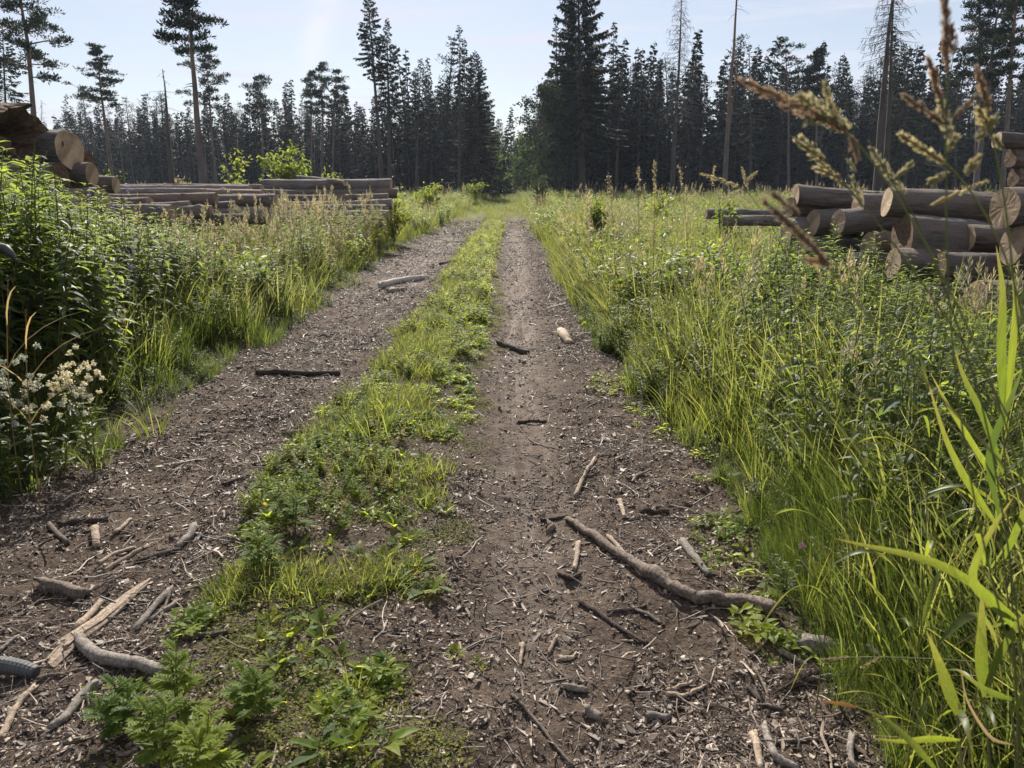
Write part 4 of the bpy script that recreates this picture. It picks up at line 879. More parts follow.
log_px(92, 174, 11, 9.4, 2.4, -1, 'short log with brown ringed end below the pale cut end', GP1, 'log1', 3, tilt=.05, skew=.05)
log_px(116, 185, 8.5, 9.8, 2.6, -1, 'dark thin log sticking out furthest right of the left stack', GP1, 'log1', 4, tilt=.02, skew=0)
log_px(103, 200, 12, 9.2, 2.5, -1, 'lowest pale round end of the left stack just above nettles', GP1, 'log2', 5, skew=.15)
log_px(60, 178, 15, 9.0, 2.3, -1, 'thick log buried in the left stack behind nettles', GP1, 'log1', 6, skew=.12, cut='rot')
log_px(30, 176, 17, 8.8, 2.3, -1, 'thick log under the rotten log', GP1, 'log3', 7, skew=.12, cut='rot')
log_px(80, 202, 13, 9.0, 2.4, -1, 'log at the bottom of the left stack, mostly in nettles', GP1, 'log2', 8, skew=.12)
# near stack (sides seen)
for q, (px, py, rp, Y, L, bk, lb, sk) in enumerate([
    (276, 201, 7.0, 13.6, 3.1, 'log1', 'long brown log with dark hollow end on top of the near stack', .1),
    (250, 190, 5, 14.6, 2.8, 'log2', 'grey thin log along the back of the near stack', .08),
    (262, 195, 5.5, 14.2, 3.2, 'log3', 'reddish log behind the long brown log with dark end', .1),
    (216, 199, 6.5, 13.2, 2.3, 'log3', 'log lying in front of the long brown log, shorter', .02),
    (172, 214, 9, 12.4, 1.5, 'log2', 'short log with pale squarish sunlit end in the nettles', .1),
    (212, 213, 7.5, 12.8, 2.0, 'log1', 'log with pale end low in the weeds of the near stack', .05),
    (268, 216, 9, 13.4, 2.6, 'log2', 'bottom log under the dark hollow end of the near stack', .08),
    (236, 208, 7, 13.5, 2.5, 'log1', 'middle log of the near stack hidden by dry stems', .05),
    (262, 188, 3.6, 15.2, 3.4, 'log1', 'thinnest dark pole at the very back of the near stack', .06), (205, 193, 4.5, 13.9, 1.9, 'log2', 'thin grey pole ending in the middle of the near stack', .0),
    (150, 203, 6, 12.9, 1.3, 'log3', 'short thin log at the left end of the near stack', .12), (190, 206, 5, 12.9, 1.9, 'log1', 'thin dark log between the two pale ended logs', -.04), (245, 220, 6, 12.8, 2.2, 'log1', 'thin bottom log of the near stack deep in weeds', .03)]):
    log_px(px, py, rp, Y, L, -1, lb, GP2, bk, 20 + q, skew=sk)
# far stack
fs = [(391, 185, 6.2, 19.2, 3.2, 'log2', 'pale grey log lying on top of the far stack', .05),
      (397, 193, 5.0, 19.0, 4.3, 'log1', 'second log from the top of the far stack', .0),
      (388, 198, 4.6, 18.6, 4.2, 'log3', 'third log down in the far stack', .02),
      (392, 204, 5.2, 18.4, 4.2, 'log2', 'fourth log down in the far stack', .0),
      (386, 210, 5.4, 18.1, 4.0, 'log1', 'fifth log down in the far stack', .03),
      (389, 216, 5.6, 17.9, 4.0, 'log2', 'sixth log down in the far stack, in the grass', .0),
      (384, 223, 6, 17.7, 3.9, 'log1', 'lowest visible log of the far stack, deep in grass', .0)]
for q, (px, py, rp, Y, L, bk, lb, sk) in enumerate(fs): log_px(px, py, rp, Y, L, -1, lb, GP3, bk, 40 + q, skew=sk)
log(at(298, 178, 20.2), at(345, 183, 18.8), .07, 'thin dark pole lying slantwise over the far stack', GP3, 'log1', 48)
# right stack
rs = [(796, 195, 11, 9.6, 2.2, 'log1', 'topmost left log of the right stack', -.03, .0, {}),
      (790, 207, 10, 9.7, 2.2, 'log3', 'log directly under the topmost left log', -.02, .05, {}),
      (858, 206, 13, 9.0, 2.2, 'log1', 'log with small oval end just left of the big pale-ended log', -.02, .03, {}),
      (887, 202, 15.5, 8.2, 2.9, 'log1', 'long log with round pale end across the top of the right stack', -.1, -.12, {}),
      (838, 222, 13, 8.9, 2.0, 'log2', 'log with a sunlit slanting pale end low left of the right stack', .0, .15, {}),
      (902, 236, 27, 7.9, 2.6, 'log2', 'thick split log with flat pale upper face in the right stack', -.1, -.1, {'split': True, 'cut': 'rot'}),
      (1004, 208, 21, 6.6, 2.4, 'log1', 'big log with sunlit oval end nearest the right edge', .0, .0, {}),
      (1012, 246, 20, 6.5, 2.4, 'log3', 'log under the big sunlit-ended log at the right edge', .0, .05, {}),
      (893, 264, 15, 7.6, 2.4, 'log1', 'log with grey shaded end under the split log', .0, .0, {}),
      (940, 268, 15, 7.2, 2.4, 'log1', 'log with dark reddish end right of the shaded grey end', -.02, -.06, {'cut': 'rot'}),
      (812, 224, 13, 9.4, 2.2, 'log1', 'dark shaded log under the left end of the right stack', .0, .0, {}),
      (786, 232, 14, 9.6, 2.2, 'log2', 'lower left log of the right stack with thin lit rim', .0, .02, {}),
      (800, 252, 15, 9.3, 2.2, 'log1', 'bottom left log of the right stack in shade', .0, .02, {}),
      (868, 246, 14, 8.6, 2.2, 'log3', 'log end in shade left of the thick split log', .0, .04, {}),
      (850, 268, 15, 8.4, 2.2, 'log1', 'log end low behind the nettles of the right stack', .0, .0, {}),
      (915, 300, 17, 7.2, 2.4, 'log2', 'low log behind nettles under the shaded grey end', .0, .0, {}),
      (975, 300, 19, 6.6, 2.4, 'log1', 'low log behind reeds near the right edge', .0, .0, {}),
      (1000, 342, 21, 6.0, 2.4, 'log3', 'lowest log end glimpsed between reeds at the right edge', .0, .0, {}),
      (968, 238, 13, 7.6, 2.4, 'log1', 'dark log wedged behind the big sunlit-ended log', -.02, -.03, {}),
      (997, 140, 8, 8.6, 2.6, 'log1', 'dark log high above the others at the right edge', -.1, -.05, {})]
for q, (px, py, rp, Y, L, bk, lb, tl, sk, kw) in enumerate(rs): log_px(px, py, rp, Y, L, 1, lb, GP4, bk, 60 + q, tilt=tl, skew=sk, **kw)
for q, (px, py) in enumerate([(1011, 158), (1014, 177)]):
    log_px(px, py, 9.5, 8.6, 2.2, 1, ['dark log end directly under the highest log at the right edge', 'second dark log end under the highest log at the right edge'][q], GP4, 'log1', 90 + q, cut='rot')
for q, (px, py, rp, Y, lb) in enumerate([(706, 214, 5, 13.5, 'thin far log lying left of the right stack'), (722, 221, 5.5, 13.0, 'second far log left of the right stack, nearer')]):
    log_px(px, py, rp, Y, 2.0, 1, lb, GP4, 'log2', 94 + q, tilt=-.02)
# rotten hollow log on the left
def rotten():
    p = at(6, 134, 9.0); e = empty('rotten_log', p, 'huge rotten hollow log on top of the left stack', 'log', GP1)
    e.matrix_world = Matrix.Translation(Vector(p)) @ rotm((-1, .28, .06))
    rg = np.random.default_rng(77); seg, k = 44, 16; th = np.arange(seg) / seg * 2 * PI; s = np.linspace(0, 1, k)
    def prof(sx, f): return f * (.33 * (1 + .07 * np.sin(2 * th + 1) + .05 * np.sin(5 * th + 2 * sx) + .035 * np.sin(9 * th + sx * 3)) + rg.normal(0, .008, seg))
    jag = .12 * np.sin(3 * th + .6) + .07 * np.sin(7 * th) + rg.normal(0, .02, seg)
    out_ = np.stack([np.stack([-.28 + sx * 1.8 + jag * (1 - sx) ** 3, np.cos(th) * q, np.sin(th) * q], -1) for sx in s for q in (prof(sx, 1.0),)])
    i, j = np.meshgrid(np.arange(k - 1), np.arange(seg), indexing='ij'); j2 = (j + 1) % seg
    Q = np.stack([i * seg + j, (i + 1) * seg + j, (i + 1) * seg + j2, i * seg + j2], -1).reshape(-1, 4)
    mb = MB(); mb.add(out_.reshape(-1, 3), Q); mb.obj('shell', M['rot'], e, smooth=False)
    inn = [out_[0]]
    for sx, f, off in ((.03, .9, 0), (.10, .72, .02), (.35, .5, .05), (.8, .34, .08), (1.0, .02, .08)):
        q = prof(sx + 4, f) * (1 + .18 * np.sin(4 * th + sx * 9)); inn.append(np.stack([-.28 + sx * 1.1 + jag * .8 * (1 - sx), np.cos(th) * q + off, np.sin(th) * q - off], -1))
    inn = np.stack(inn); k2 = len(inn); i, j = np.meshgrid(np.arange(k2 - 1), np.arange(seg), indexing='ij'); j2 = (j + 1) % seg
    Q = np.stack([i * seg + j, i * seg + j2, (i + 1) * seg + j2, (i + 1) * seg + j], -1).reshape(-1, 4)
    mb = MB(); mb.add(inn.reshape(-1, 3), Q); mb.obj('hollow_core', M['rot'], e, smooth=False)
rotten()

# ------------------------------------------------------------------ sticks and litter one can count
GS = 'sticks lying on the wheel tracks'
def woody(mb, P, rad, seg, jit, rg, flat=1.0):
    """a stick: long ridges along its length and torn, uneven ends"""
    k = len(P); T = nz(np.gradient(P, axis=0)); A = nz(np.cross(T, [0, 0, 1.])); B = np.cross(T, A)
    th = np.arange(seg) / seg * 2 * PI; col = 1 + jit * rg.normal(0, .8, seg)[None] + .35 * jit * rg.normal(0, 1, (k, seg))
    rr = rad[:, None] * np.clip(col, .55, 1.5)
    V = P[:, None] + rr[..., None] * (np.cos(th)[None, :, None] * A[:, None] + flat * np.sin(th)[None, :, None] * B[:, None])
    for q, sg in ((0, -1), (-1, 1)): V[q] += T[q] * (rad[q] * sg * rg.uniform(-.9, 1.3, seg))[:, None]
    i, j = np.meshgrid(np.arange(k - 1), np.arange(seg), indexing='ij'); j2 = (j + 1) % seg
    Q = np.stack([i * seg + j, i * seg + j2, (i + 1) * seg + j2, (i + 1) * seg + j], -1).reshape(-1, 4)
    V = np.concatenate([V.reshape(-1, 3), (P[0] - T[0] * rad[0] * .1)[None], (P[-1] + T[-1] * rad[-1] * .1)[None]]); b = (k - 1) * seg
    Tt = [(k * seg, (a + 1) % seg, a) for a in range(seg)] + [(k * seg + 1, b + a, b + (a + 1) % seg) for a in range(seg)]
    mb.add(V, Q, Tt, 0)
def stick(name, pts, th, mat, label, cat='stick', lift=.5, taper=.75, jit=.14, seg=9, sub=5, wob=.012):
    G = [ground(px, py) for px, py in pts]; rg = np.random.default_rng(abs(hash(label)) % 100000 if False else sum(map(ord, label)))
    G = np.array(G); n = (len(G) - 1) * sub + 1
    u = np.linspace(0, len(G) - 1, n); P = np.stack([np.interp(u, np.arange(len(G)), G[:, c]) for c in range(3)], -1)
    for _ in range(2): P[1:-1] = (P[:-2] + 2 * P[1:-1] + P[2:]) / 4
    ths = np.broadcast_to(np.asarray(th, float), (len(np.atleast_1d(th)),)) if np.ndim(th) else np.array([th, th * taper])
    tp = np.interp(np.linspace(0, 1, n), np.linspace(0, 1, len(ths)), ths)
    dep = np.array([depth_of(p) for p in P]); r = tp / F * dep / 2
    P[1:-1, :2] += rg.normal(0, 1, (n - 2, 2)) * (r[1:-1] * wob * 4)[:, None]
    zz = gh(P[:, 0], P[:, 1]); zz = np.maximum(zz, np.linspace(zz[0], zz[-1], n) - .004) if lift < 2 else zz
    P[:, 2] = zz + r * lift + .004
    o = P.mean(0); mb = MB(); woody(mb, P - o, r * (1 + rg.normal(0, .035, n)), seg, jit, rg)
    ob = mb.obj(name, M[mat], smooth=True); ob.location = tuple(o); tag(ob, label, cat, GS); return ob
big = stick('branch', [(566, 521), (582, 532), (600, 545), (622, 560), (640, 572), (652, 580), (668, 591), (686, 599), (705, 604), (728, 607), (748, 609), (773, 616)], [5, 7.5, 8.5, 9, 10, 15, 11, 12, 12.5, 13, 13.5, 14.5], 'sbark', 'long bent branch, the longest stick lying on the right track', 'branch', lift=.95)
S = stick
S('stick', [(609, 538), (625, 556), (641, 577)], 5, 'spale', 'pale stick crossing under the middle of the long bent branch')
S('stick', [(575, 498), (584, 478), (595, 460)], 5, 'spale', 'pale straight stick pointing up the right track beyond the branch')
S('stick', [(682, 544), (694, 559), (708, 577)], 8, 'sgrey', 'short thick grey stick right of the long bent branch')
S('stick', [(542, 521), (553, 519), (566, 517)], 4, 'sdark', 'dark twig touching the far tip of the long branch')
S('wood_splinter', [(578, 545), (577, 558), (574, 571)], 6, 'spale', 'pale splinter below the far tip of the long branch', 'splinter')
S('stick', [(548, 526), (553, 529), (548, 534)], 8, 'sbark', 'stubby brown wood piece left of the branch tip')
S('stick', [(580, 603), (600, 616), (620, 630), (647, 645)], 5, 'sdark', 'dark straight twig below the long branch, running parallel')
S('stick', [(607, 614), (626, 611), (646, 607)], 3.5, 'sbark', 'thin tan twig across the top of the dark straight twig')
S('stick', [(632, 608), (646, 615), (662, 625)], 4, 'sbark', 'thin brown twig right of the tan twig')
S('stick', [(512, 697), (530, 718), (552, 744), (574, 768)], 4.5, 'sbark', 'long thin reddish twig at the bottom of the right rut')
S('wood_splinter', [(523, 646), (521, 657), (520, 668)], 5, 'spale', 'upright-looking pale splinter in the middle of the right rut', 'splinter')
S('wood_splinter', [(556, 640), (552, 648), (549, 655)], 4.5, 'spale', 'small tan splinter right of the pale splinter in the rut', 'splinter')
S('wood_splinter', [(560, 660), (568, 661), (576, 656)], 6, 'spale', 'short flat tan splinter under the small tan splinter', 'splinter')
S('stick', [(498, 345), (512, 350), (528, 354)], 6, 'sdark', 'dark stick far up the middle strip edge')
S('plank', [(381, 287), (400, 283), (425, 279)], 7, 'white_wood', 'weathered pale plank lying on the left track far off', 'plank')
S('stone', [(388, 293), (397, 292), (405, 291)], 7, 'stone', 'flat pale stone under the weathered plank', 'stone')
S('wood_chunk', [(562, 335), (566, 340), (570, 345)], 9, 'spale', 'white broken wood chunk on the far right track', 'wood chunk')
S('stick', [(258, 375), (280, 374), (305, 377), (340, 375)], 6, 'sdark', 'dark bent stick across the middle of the left track')
S('stick', [(518, 424), (530, 424), (545, 423)], 4, 'sdark', 'dark short twig halfway up the right track')
S('stick', [(640, 514), (654, 515), (668, 513)], 6, 'sdark', 'dark flat stick beyond the long branch')
S('stick', [(620, 501), (622, 509), (625, 518)], 5, 'spale', 'pale short peg left of the dark flat stick')
S('stick', [(628, 480), (640, 476), (650, 471)], 3.5, 'sbark', 'thin brown twig near the right verge beyond the flat stick')
def split_branch():
    G = np.array([ground(*p) for p in [(150, 581), (128, 600), (100, 624), (72, 646), (45, 669)]]); rg = np.random.default_rng(12); mb = MB(); o = G.mean(0)
    for q in range(13):
        u0, u1 = rg.uniform(0, .4), rg.uniform(.6, 1); off = rg.uniform(-1, 1)
        u = np.linspace(u0, u1, 9) * 4; P = np.stack([np.interp(u, np.arange(5), G[:, c]) for c in range(3)], -1)
        T_ = nz(G[-1] - G[0]); sd = nz(np.cross(T_, [0, 0, 1.])); P = P + sd * off * .030 * np.interp(u, [0, 1, 3, 4], [.45, .8, 1, .8])[:, None] + np.cumsum(rg.normal(0, .0015, (9, 3)), 0)
        r = np.interp(u, [0, 1, 3, 4], [.006, .010, .011, .007]) * rg.uniform(.6, 1.3); P[:, 2] = gh(P[:, 0], P[:, 1]).mean() + .008 + .012 * (1 - off * off) + np.linspace(0, rg.normal(0, .006), 9)
        woody(mb, P - o, r, 7, .22, rg, .7)
    ob = mb.obj('branch', M['spale']); ob.location = tuple(o); tag(ob, 'broad split rotten pale branch on the left track', 'branch', GS)
split_branch()
S('stick', [(76, 632), (90, 617), (105, 602)], 8, 'spale', 'clean tan stick lying against the split rotten branch')
S('branch', [(78, 641), (84, 651), (94, 659), (108, 665), (124, 667), (140, 669), (161, 677)], [10, 12, 13, 13, 13, 12, 12], 'sgrey', 'curved hooked grey branch above the near mugwort', 'branch', lift=.95)
S('stick', [(38, 680), (70, 674), (110, 664), (138, 650), (156, 630), (168, 603), (172, 588)], 3.5, 'sbark', 'long thin twig curving over the hooked grey branch')
S('stick', [(170, 592), (153, 610), (135, 632)], 8, 'sgrey', 'rough grey stick right of the split rotten branch')
S('stick', [(178, 603), (165, 612), (150, 622)], 6, 'sgrey', 'short grey stick beside the rough grey stick')
S('stick', [(96, 688), (80, 703), (64, 722), (52, 730)], 10, 'sgrey', 'grey stick below the hooked branch')
S('stick', [(0, 742), (9, 724), (18, 708), (35, 688)], 8, 'spale', 'pale stick in the bottom left corner under the ribbed rubber')
S('bark_chunk', [(42, 590), (56, 592), (70, 595), (87, 598)], [15, 14, 13, 12], 'sbark', 'thick dark bark chunk alone on the left track', 'bark', lift=.8, jit=.25)
S('stick', [(105, 573), (124, 561), (148, 547)], 6, 'spale', 'upper tan stick pair, longer of the two')
S('stick', [(98, 565), (115, 557), (135, 549)], 4.5, 'spale', 'upper tan stick pair, shorter of the two')
S('stick', [(60, 525), (82, 523), (107, 521)], 8, 'sdark', 'dark stick nearest the left weeds')
S('stick', [(95, 531), (96, 539), (97, 548)], 8, 'spale', 'tan stub in front of the dark stick')
S('stick', [(50, 527), (58, 536), (68, 545)], 6, 'sbark', 'brown stick left of the tan stub')
S('stick', [(194, 529), (189, 540), (178, 549)], 8, 'sgrey', 'bent grey stub at the strip edge')
S('stick', [(178, 552), (158, 557), (138, 564)], 7, 'sdark', 'dark half-buried stick behind the bent grey stub')
S('stick', [(115, 535), (123, 528), (131, 519)], 4, 'spale', 'thin pale twig right of the tan stub')
S('stick', [(0, 653), (8, 646), (16, 639)], 5, 'sgrey', 'short grey twig at the left edge above the rubber')
S('stick', [(77, 604), (85, 597), (93, 588)], 3.5, 'spale', 'thin pale twig just right of the bark chunk')
S('stick', [(186, 640), (210, 638), (235, 635)], 7, 'sdark', 'dark stick lying among the strip weeds')
S('stick', [(753, 738), (757, 752), (761, 772)], 9, 'spale', 'brown-tipped pale stick at the bottom beside the forked stick')
S('branch', [(764, 728), (769, 744), (775, 760), (796, 770)], [8, 9, 9, 6], 'sgrey', 'white forked stick at the bottom edge', 'branch')
S('stick', [(776, 744), (797, 743), (817, 740)], 4, 'sgrey', 'thin white twig right of the forked stick')
S('stick', [(747, 690), (758, 700), (770, 709), (783, 712)], 6, 'sdark', 'dark curved twig above the forked stick')
S('stick', [(780, 652), (793, 660), (807, 668)], 7, 'sgrey', 'pale grey stick beside the half-buried log')
S('stick', [(750, 657), (760, 649), (770, 640)], 4, 'sbark', 'short brown twig left of the pale grey stick')
S('stick', [(754, 670), (762, 684), (769, 699)], 3.5, 'sbark', 'thin brown twig under the bark shreds')
S('stick', [(800, 682), (823, 679), (847, 675)], 5, 'sgrey', 'grey twig right of the bark shreds')
S('log', [(800, 648), (818, 650), (840, 652), (871, 656)], [17, 18, 18, 17], 'sgrey', 'short weathered grey log half buried at the right verge', 'log', lift=.25, jit=.15, seg=12)
S('wood_splinter', [(667, 692), (680, 687), (692, 682)], 4, 'spale', 'longest of three tan splinters lying together', 'splinter')
S('wood_splinter', [(690, 696), (698, 691), (705, 687)], 4.5, 'spale', 'rightmost of three tan splinters lying together', 'splinter')
S('wood_splinter', [(667, 697), (676, 697), (686, 696)], 5, 'spale', 'lowest of three tan splinters lying together', 'splinter')
S('wood_chunk', [(648, 717), (658, 718), (668, 719)], 7, 'sgrey', 'pale flat wood chip, the largest below the three splinters', 'wood chunk')
S('stick', [(852, 738), (850, 752), (853, 770)], 8, 'sgrey', 'white stick at the bottom edge in the verge grass')
S('stick', [(225, 486), (236, 481), (249, 475)], 4.5, 'sdark', 'dark bent twig on the left track near the strip')
S('stick', [(285, 437), (300, 434), (318, 436)], 6, 'sdark', 'dark stick across the left track in the middle distance')
S('stick', [(560, 575), (570, 583), (580, 576)], 6, 'sdark', 'dark bark bit left of the dark straight twig')
S('stone', [(586, 712), (593, 717), (600, 720)], 11, 'stone', 'dark stone at the bottom of the right track', 'stone')
S('stone', [(565, 690), (576, 691), (586, 692)], 8, 'stone', 'flat brown stone above the dark stone', 'stone')
S('stick', [(440, 265), (460, 258), (470, 252)], 3, 'sdark', 'tiny dark twig far on the strip')
# bark shreds
mb = MB(); rg = np.random.default_rng(3); A = ground(770, 697); B = ground(818, 670); o = (A + B) / 2
for _ in range(70):
    s = np.linspace(0, 1, 6); u0 = rg.uniform(0, .3); u1 = rg.uniform(.55, 1); P = A + (B - A) * (u0 + (u1 - u0) * s)[:, None] + rg.normal(0, .009, 3) + np.cumsum(rg.normal(0, .003, (6, 3)), 0); P[:, 2] = np.maximum(P[:, 2], gh(P[:, 0], P[:, 1])) + abs(rg.normal(0, .01))
    tube(mb, P - o, .0012, 3, 0, False)
ob = mb.obj('bark_shreds', M['log3']); ob.location = tuple(o); tag(ob, 'bundle of reddish bark shreds on the soil near the half-buried log', 'bark')
# ribbed rubber piece
A = ground(-18, 676); B = ground(37, 676); n = 46; s = np.linspace(0, 1, n); P = A + (B - A) * s[:, None]; P[:, 2] = gh(P[:, 0], P[:, 1]).mean() + .028 + .012 * np.sin(s * PI)
rr = np.where(np.arange(n) % 3 == 0, .0262, .0285) * (1 - .25 * s ** 6); o = P.mean(0); mb = MB(); tube(mb, P - o, rr, 14, 0, True)
ob = mb.obj('rubber_piece', M['rubber']); ob.location = tuple(o); tag(ob, 'dark ribbed rubber piece at the left edge of the left track', 'rubber piece')
P = np.array([at(-12, 250, 4.3), at(-2, 247, 4.25), at(6, 249, 4.2), at(12, 255, 4.2), at(15, 260, 4.2)]); o = P.mean(0); mb = MB()
tube(mb, P - o, [.03, .03, .028, .018, .006], 8, 0, True); ob = mb.obj('curved_strip', M['rubber'], smooth=True); ob.location = tuple(o)
tag(ob, 'dark curved strip poking out of the nettles at the left edge', 'strip')

# ------------------------------------------------------------------ individual plants
def plant(name, base, label, cat, parts, group=None):
    e = empty(name, base, label, cat, group)
    for nm, mb, mt in parts: mb.obj(nm, mt, e)
    return e
# mugwort, front left
def mugwort(px, py, h, seed, label, n=30):
    rg = np.random.default_rng(seed); b = ground(px, py); st, lf = MB(), MB()
    for k_ in range(4):
        az = rg.random() * 6.28; ln = rg.uniform(.1, .5) * h; hh = h * rg.uniform(.7, 1.1); s = np.linspace(0, 1, 6)
        P = np.stack([math.cos(az) * ln * s, math.sin(az) * ln * s, hh * s], -1); tube(st, P, np.linspace(.003, .0015, 6), 5, 0, False)
        for i in range(n // 3):
            u = .15 + .85 * i / (n // 3); p = np.array([np.interp(u, s, P[:, c]) for c in range(3)]); a = i * 2.4 + rg.normal(0, .2); d = np.array([math.cos(a), math.sin(a), .35 + .7 * u]); d /= np.linalg.norm(d)
            Lr = .085 * (1.15 - .55 * u) * rg.uniform(.8, 1.2); sd = nz(np.cross(d, [0, 0, 1.]))
            leaves(lf, [p], [d], np.array([0, 0, 1.]), Lr, Lr * .3, .3, 0)
            bs, ds, ls = [], [], []
            for q in (.3, .5, .68, .84):
                for sg in (-1, 1):
                    bs.append(p + d * Lr * q - np.array([0, 0, .3 * Lr * q * q])); ds.append(d * .75 + sd * sg * .8); ls.append(Lr * (.55 - .3 * q) * rg.uniform(.8, 1.2))
            ls = np.array(ls); leaves(lf, bs, ds, np.array([0, 0, 1.]), ls, ls * .38, .25, 0)
    return plant('mugwort_plant', b, label, 'weed', [('stem', st, M['stem']), ('leaves', lf, M['mugwort'])], 'feathery mugwort plants in the near strip')
mugwort(128, 735, .16, 1, 'leftmost feathery mugwort in the bottom left foreground')
mugwort(178, 722, .19, 2, 'tallest feathery mugwort, beside the end of the hooked branch')
mugwort(160, 768, .19, 3, 'feathery mugwort at the bottom edge, left of the plantain leaves')
mugwort(250, 715, .13, 4, 'small feathery mugwort right of the tallest one')
mugwort(205, 770, .16, 5, 'low feathery mugwort at the bottom edge under the tallest one')
mugwort(262, 575, .2, 6, 'feathery weed at the left margin of the strip, mid distance')
mugwort(295, 530, .2, 7, 'feathery weed further up the strip beside the plantains')
# broad-leaved rosettes in the strip
def rosette(px, py, L, n, seed, mat, label, w=.38, el=.7):
    rg = np.random.default_rng(seed); b = ground(px, py); lf = MB()
    a = np.arange(n) * 2.4 + rg.normal(0, .3, n); ll = L * rg.uniform(.6, 1.15, n)
    d = np.stack([np.cos(a), np.sin(a), rg.uniform(.15, 2 * el, n)], -1); base = np.stack([np.cos(a), np.sin(a), 0 * a + .3], -1) * .012
    leaves(lf, base, d, np.array([0, 0, 1.]), ll, ll * w * rg.uniform(.8, 1.2, n), rg.uniform(.15, .6, n), 0, fold=.12)
    ob = lf.obj('broadleaf_weed', M[mat]); ob.location = (b[0], b[1], b[2]); return tag(ob, label, 'weed', 'broad-leaved weeds on the middle strip')
ros = [(345, 590, .085, 10, 'yellow', 'bright yellow-leaved weed near the middle of the strip'), (322, 578, .07, 8, 'yellow', 'smaller yellow-leaved weed left of the bright yellow one'),
       (395, 585, .09, 12, 'weed', 'large green plantain right of the yellow weed'), (428, 592, .11, 14, 'weed', 'dark green dock with big pale drooping leaves at the strip edge'),
       (360, 555, .07, 9, 'weed', 'plantain directly behind the yellow weed'), (325, 625, .075, 9, 'weed', 'plantain in front of the yellow weed'),
       (338, 660, .08, 8, 'weed', 'upright-leaved plantain below the yellow weed'), (375, 680, .08, 12, 'weed', 'leafy dock near the right strip edge, low in the photo'),
       (350, 720, .09, 9, 'weed', 'broad plantain low in the strip'), (385, 745, .09, 7, 'weed', 'big-leaved plantain at the bottom of the strip'),
       (325, 750, .1, 8, 'weed', 'plantain at the bottom edge left of the big-leaved one'), (410, 540, .07, 10, 'weed', 'green plantain up the right strip edge'),
       (445, 512, .08, 11, 'weed', 'dark leafy plantain at the right strip edge farther up'), (420, 500, .06, 9, 'weed', 'small plantain left of the dark leafy plantain'),
       (370, 515, .07, 9, 'weed', 'plantain in the strip centre before the tall grass tuft'), (290, 610, .06, 8, 'weed', 'small rosette at the left strip margin'),
       (300, 655, .06, 7, 'weed', 'small rosette left of the upright-leaved plantain'), (262, 640, .06, 7, 'weed', 'lone rosette beside the dark stick in the weeds'),
       (100, 690, .05, 5, 'weed', 'tiny seedling right of the grey stick'), (190, 742, .09, 7, 'weed', 'broad leaf weed under the tallest mugwort'),
       (285, 745, .05, 6, 'yellow', 'tiny yellowish weed at the bottom between mugwort and plantains'), (250, 768, .08, 6, 'weed', 'broad weed at the bottom edge left of the plantains'),
       (455, 655, .035, 10, 'weed', 'tiny tuft of leaves on the bare right track edge'), (478, 665, .035, 10, 'weed', 'second tiny tuft on the bare right track edge'),
       (725, 480, .1, 8, 'weed', 'bright rounded leaf weed at the right verge foot'), (770, 505, .09, 9, 'weed', 'broad dark weed at the right verge foot'),
       (240, 585, .07, 9, 'weed', 'leafy rosette at the far left strip margin'), (305, 500, .06, 8, 'weed', 'leafy rosette beyond the feathery weed')]
for q, (px, py, L, n, mt, lb) in enumerate(ros): rosette(px, py, L, n, 600 + q, mt, lb)
rgs = np.random.default_rng(91); cnt = 0
while cnt < 95:
    yy = 1.5 + 3.4 * rgs.random() ** 1.1; e1, e2, e3, e4 = [float(q) for q in edges(yy)]; xx = rgs.uniform(e2 - .12, e3 + .02)
    if vn(xx * 2.3, yy * 2.3, 71) < .36 + .2 * rgs.random(): continue
    lf = MB(); n = int(rgs.integers(5, 11)); L_ = rgs.uniform(.035, .085); a = np.arange(n) * 2.4 + rgs.normal(0, .35, n); ll = L_ * rgs.uniform(.5, 1.15, n)
    d = np.stack([np.cos(a), np.sin(a), rgs.uniform(.2, 1.9, n)], -1); leaves(lf, np.stack([np.cos(a), np.sin(a), 0 * a + .2], -1) * .01, d, np.array([0, 0, 1.]), ll, ll * rgs.uniform(.32, .5, n), rgs.uniform(.1, .5, n), 0, fold=.13)
    ob = lf.obj('small_weed', M['yellow' if rgs.random() < .05 else ('herb' if rgs.random() < .25 else 'weed')]); ob.location = (xx, yy, float(gh(xx, yy)))
    tag(ob, 'small bright weed, one of many scattered over the near part of the middle strip', 'weed', 'small weeds scattered over the near strip'); cnt += 1
# tall grass tuft in the strip
def tuftthing(px, py, n, h, label, seed, mat='grass', rad=.07, w=(.005, .01)):
    rg = np.random.default_rng(seed); mb = MB(); k_tuft(mb, rg, n, h * .5, h, rad, w[0], w[1], .35, .5)
    b = ground(px, py); ob = mb.obj('grass_tuft', M[mat]); ob.location = tuple(b); return tag(ob, label, 'grass tuft', 'single grass tufts')
tuftthing(372, 440, 34, .42, 'tallest bright grass tuft standing in the strip', 1, rad=.12)
tuftthing(395, 415, 30, .34, 'bright grass tuft behind the tallest strip tuft', 2, rad=.14)
tuftthing(322, 478, 16, .14, 'small yellowish tuft alone at the left strip edge', 3)
tuftthing(350, 470, 18, .2, 'small tuft in front of the tallest strip tuft', 4)
tuftthing(95, 470, 24, .3, 'grass tuft at the foot of the left bank by the white flowers', 5)
tuftthing(150, 435, 26, .32, 'grass tuft right of the white flowers on the left bank', 6, rad=.1)
tuftthing(30, 490, 24, .25, 'grass tuft at the lower left edge of the bank', 7, 'lush')
tuftthing(870, 600, 26, .3, 'grass tuft beside the half-buried log', 8, 'lush')
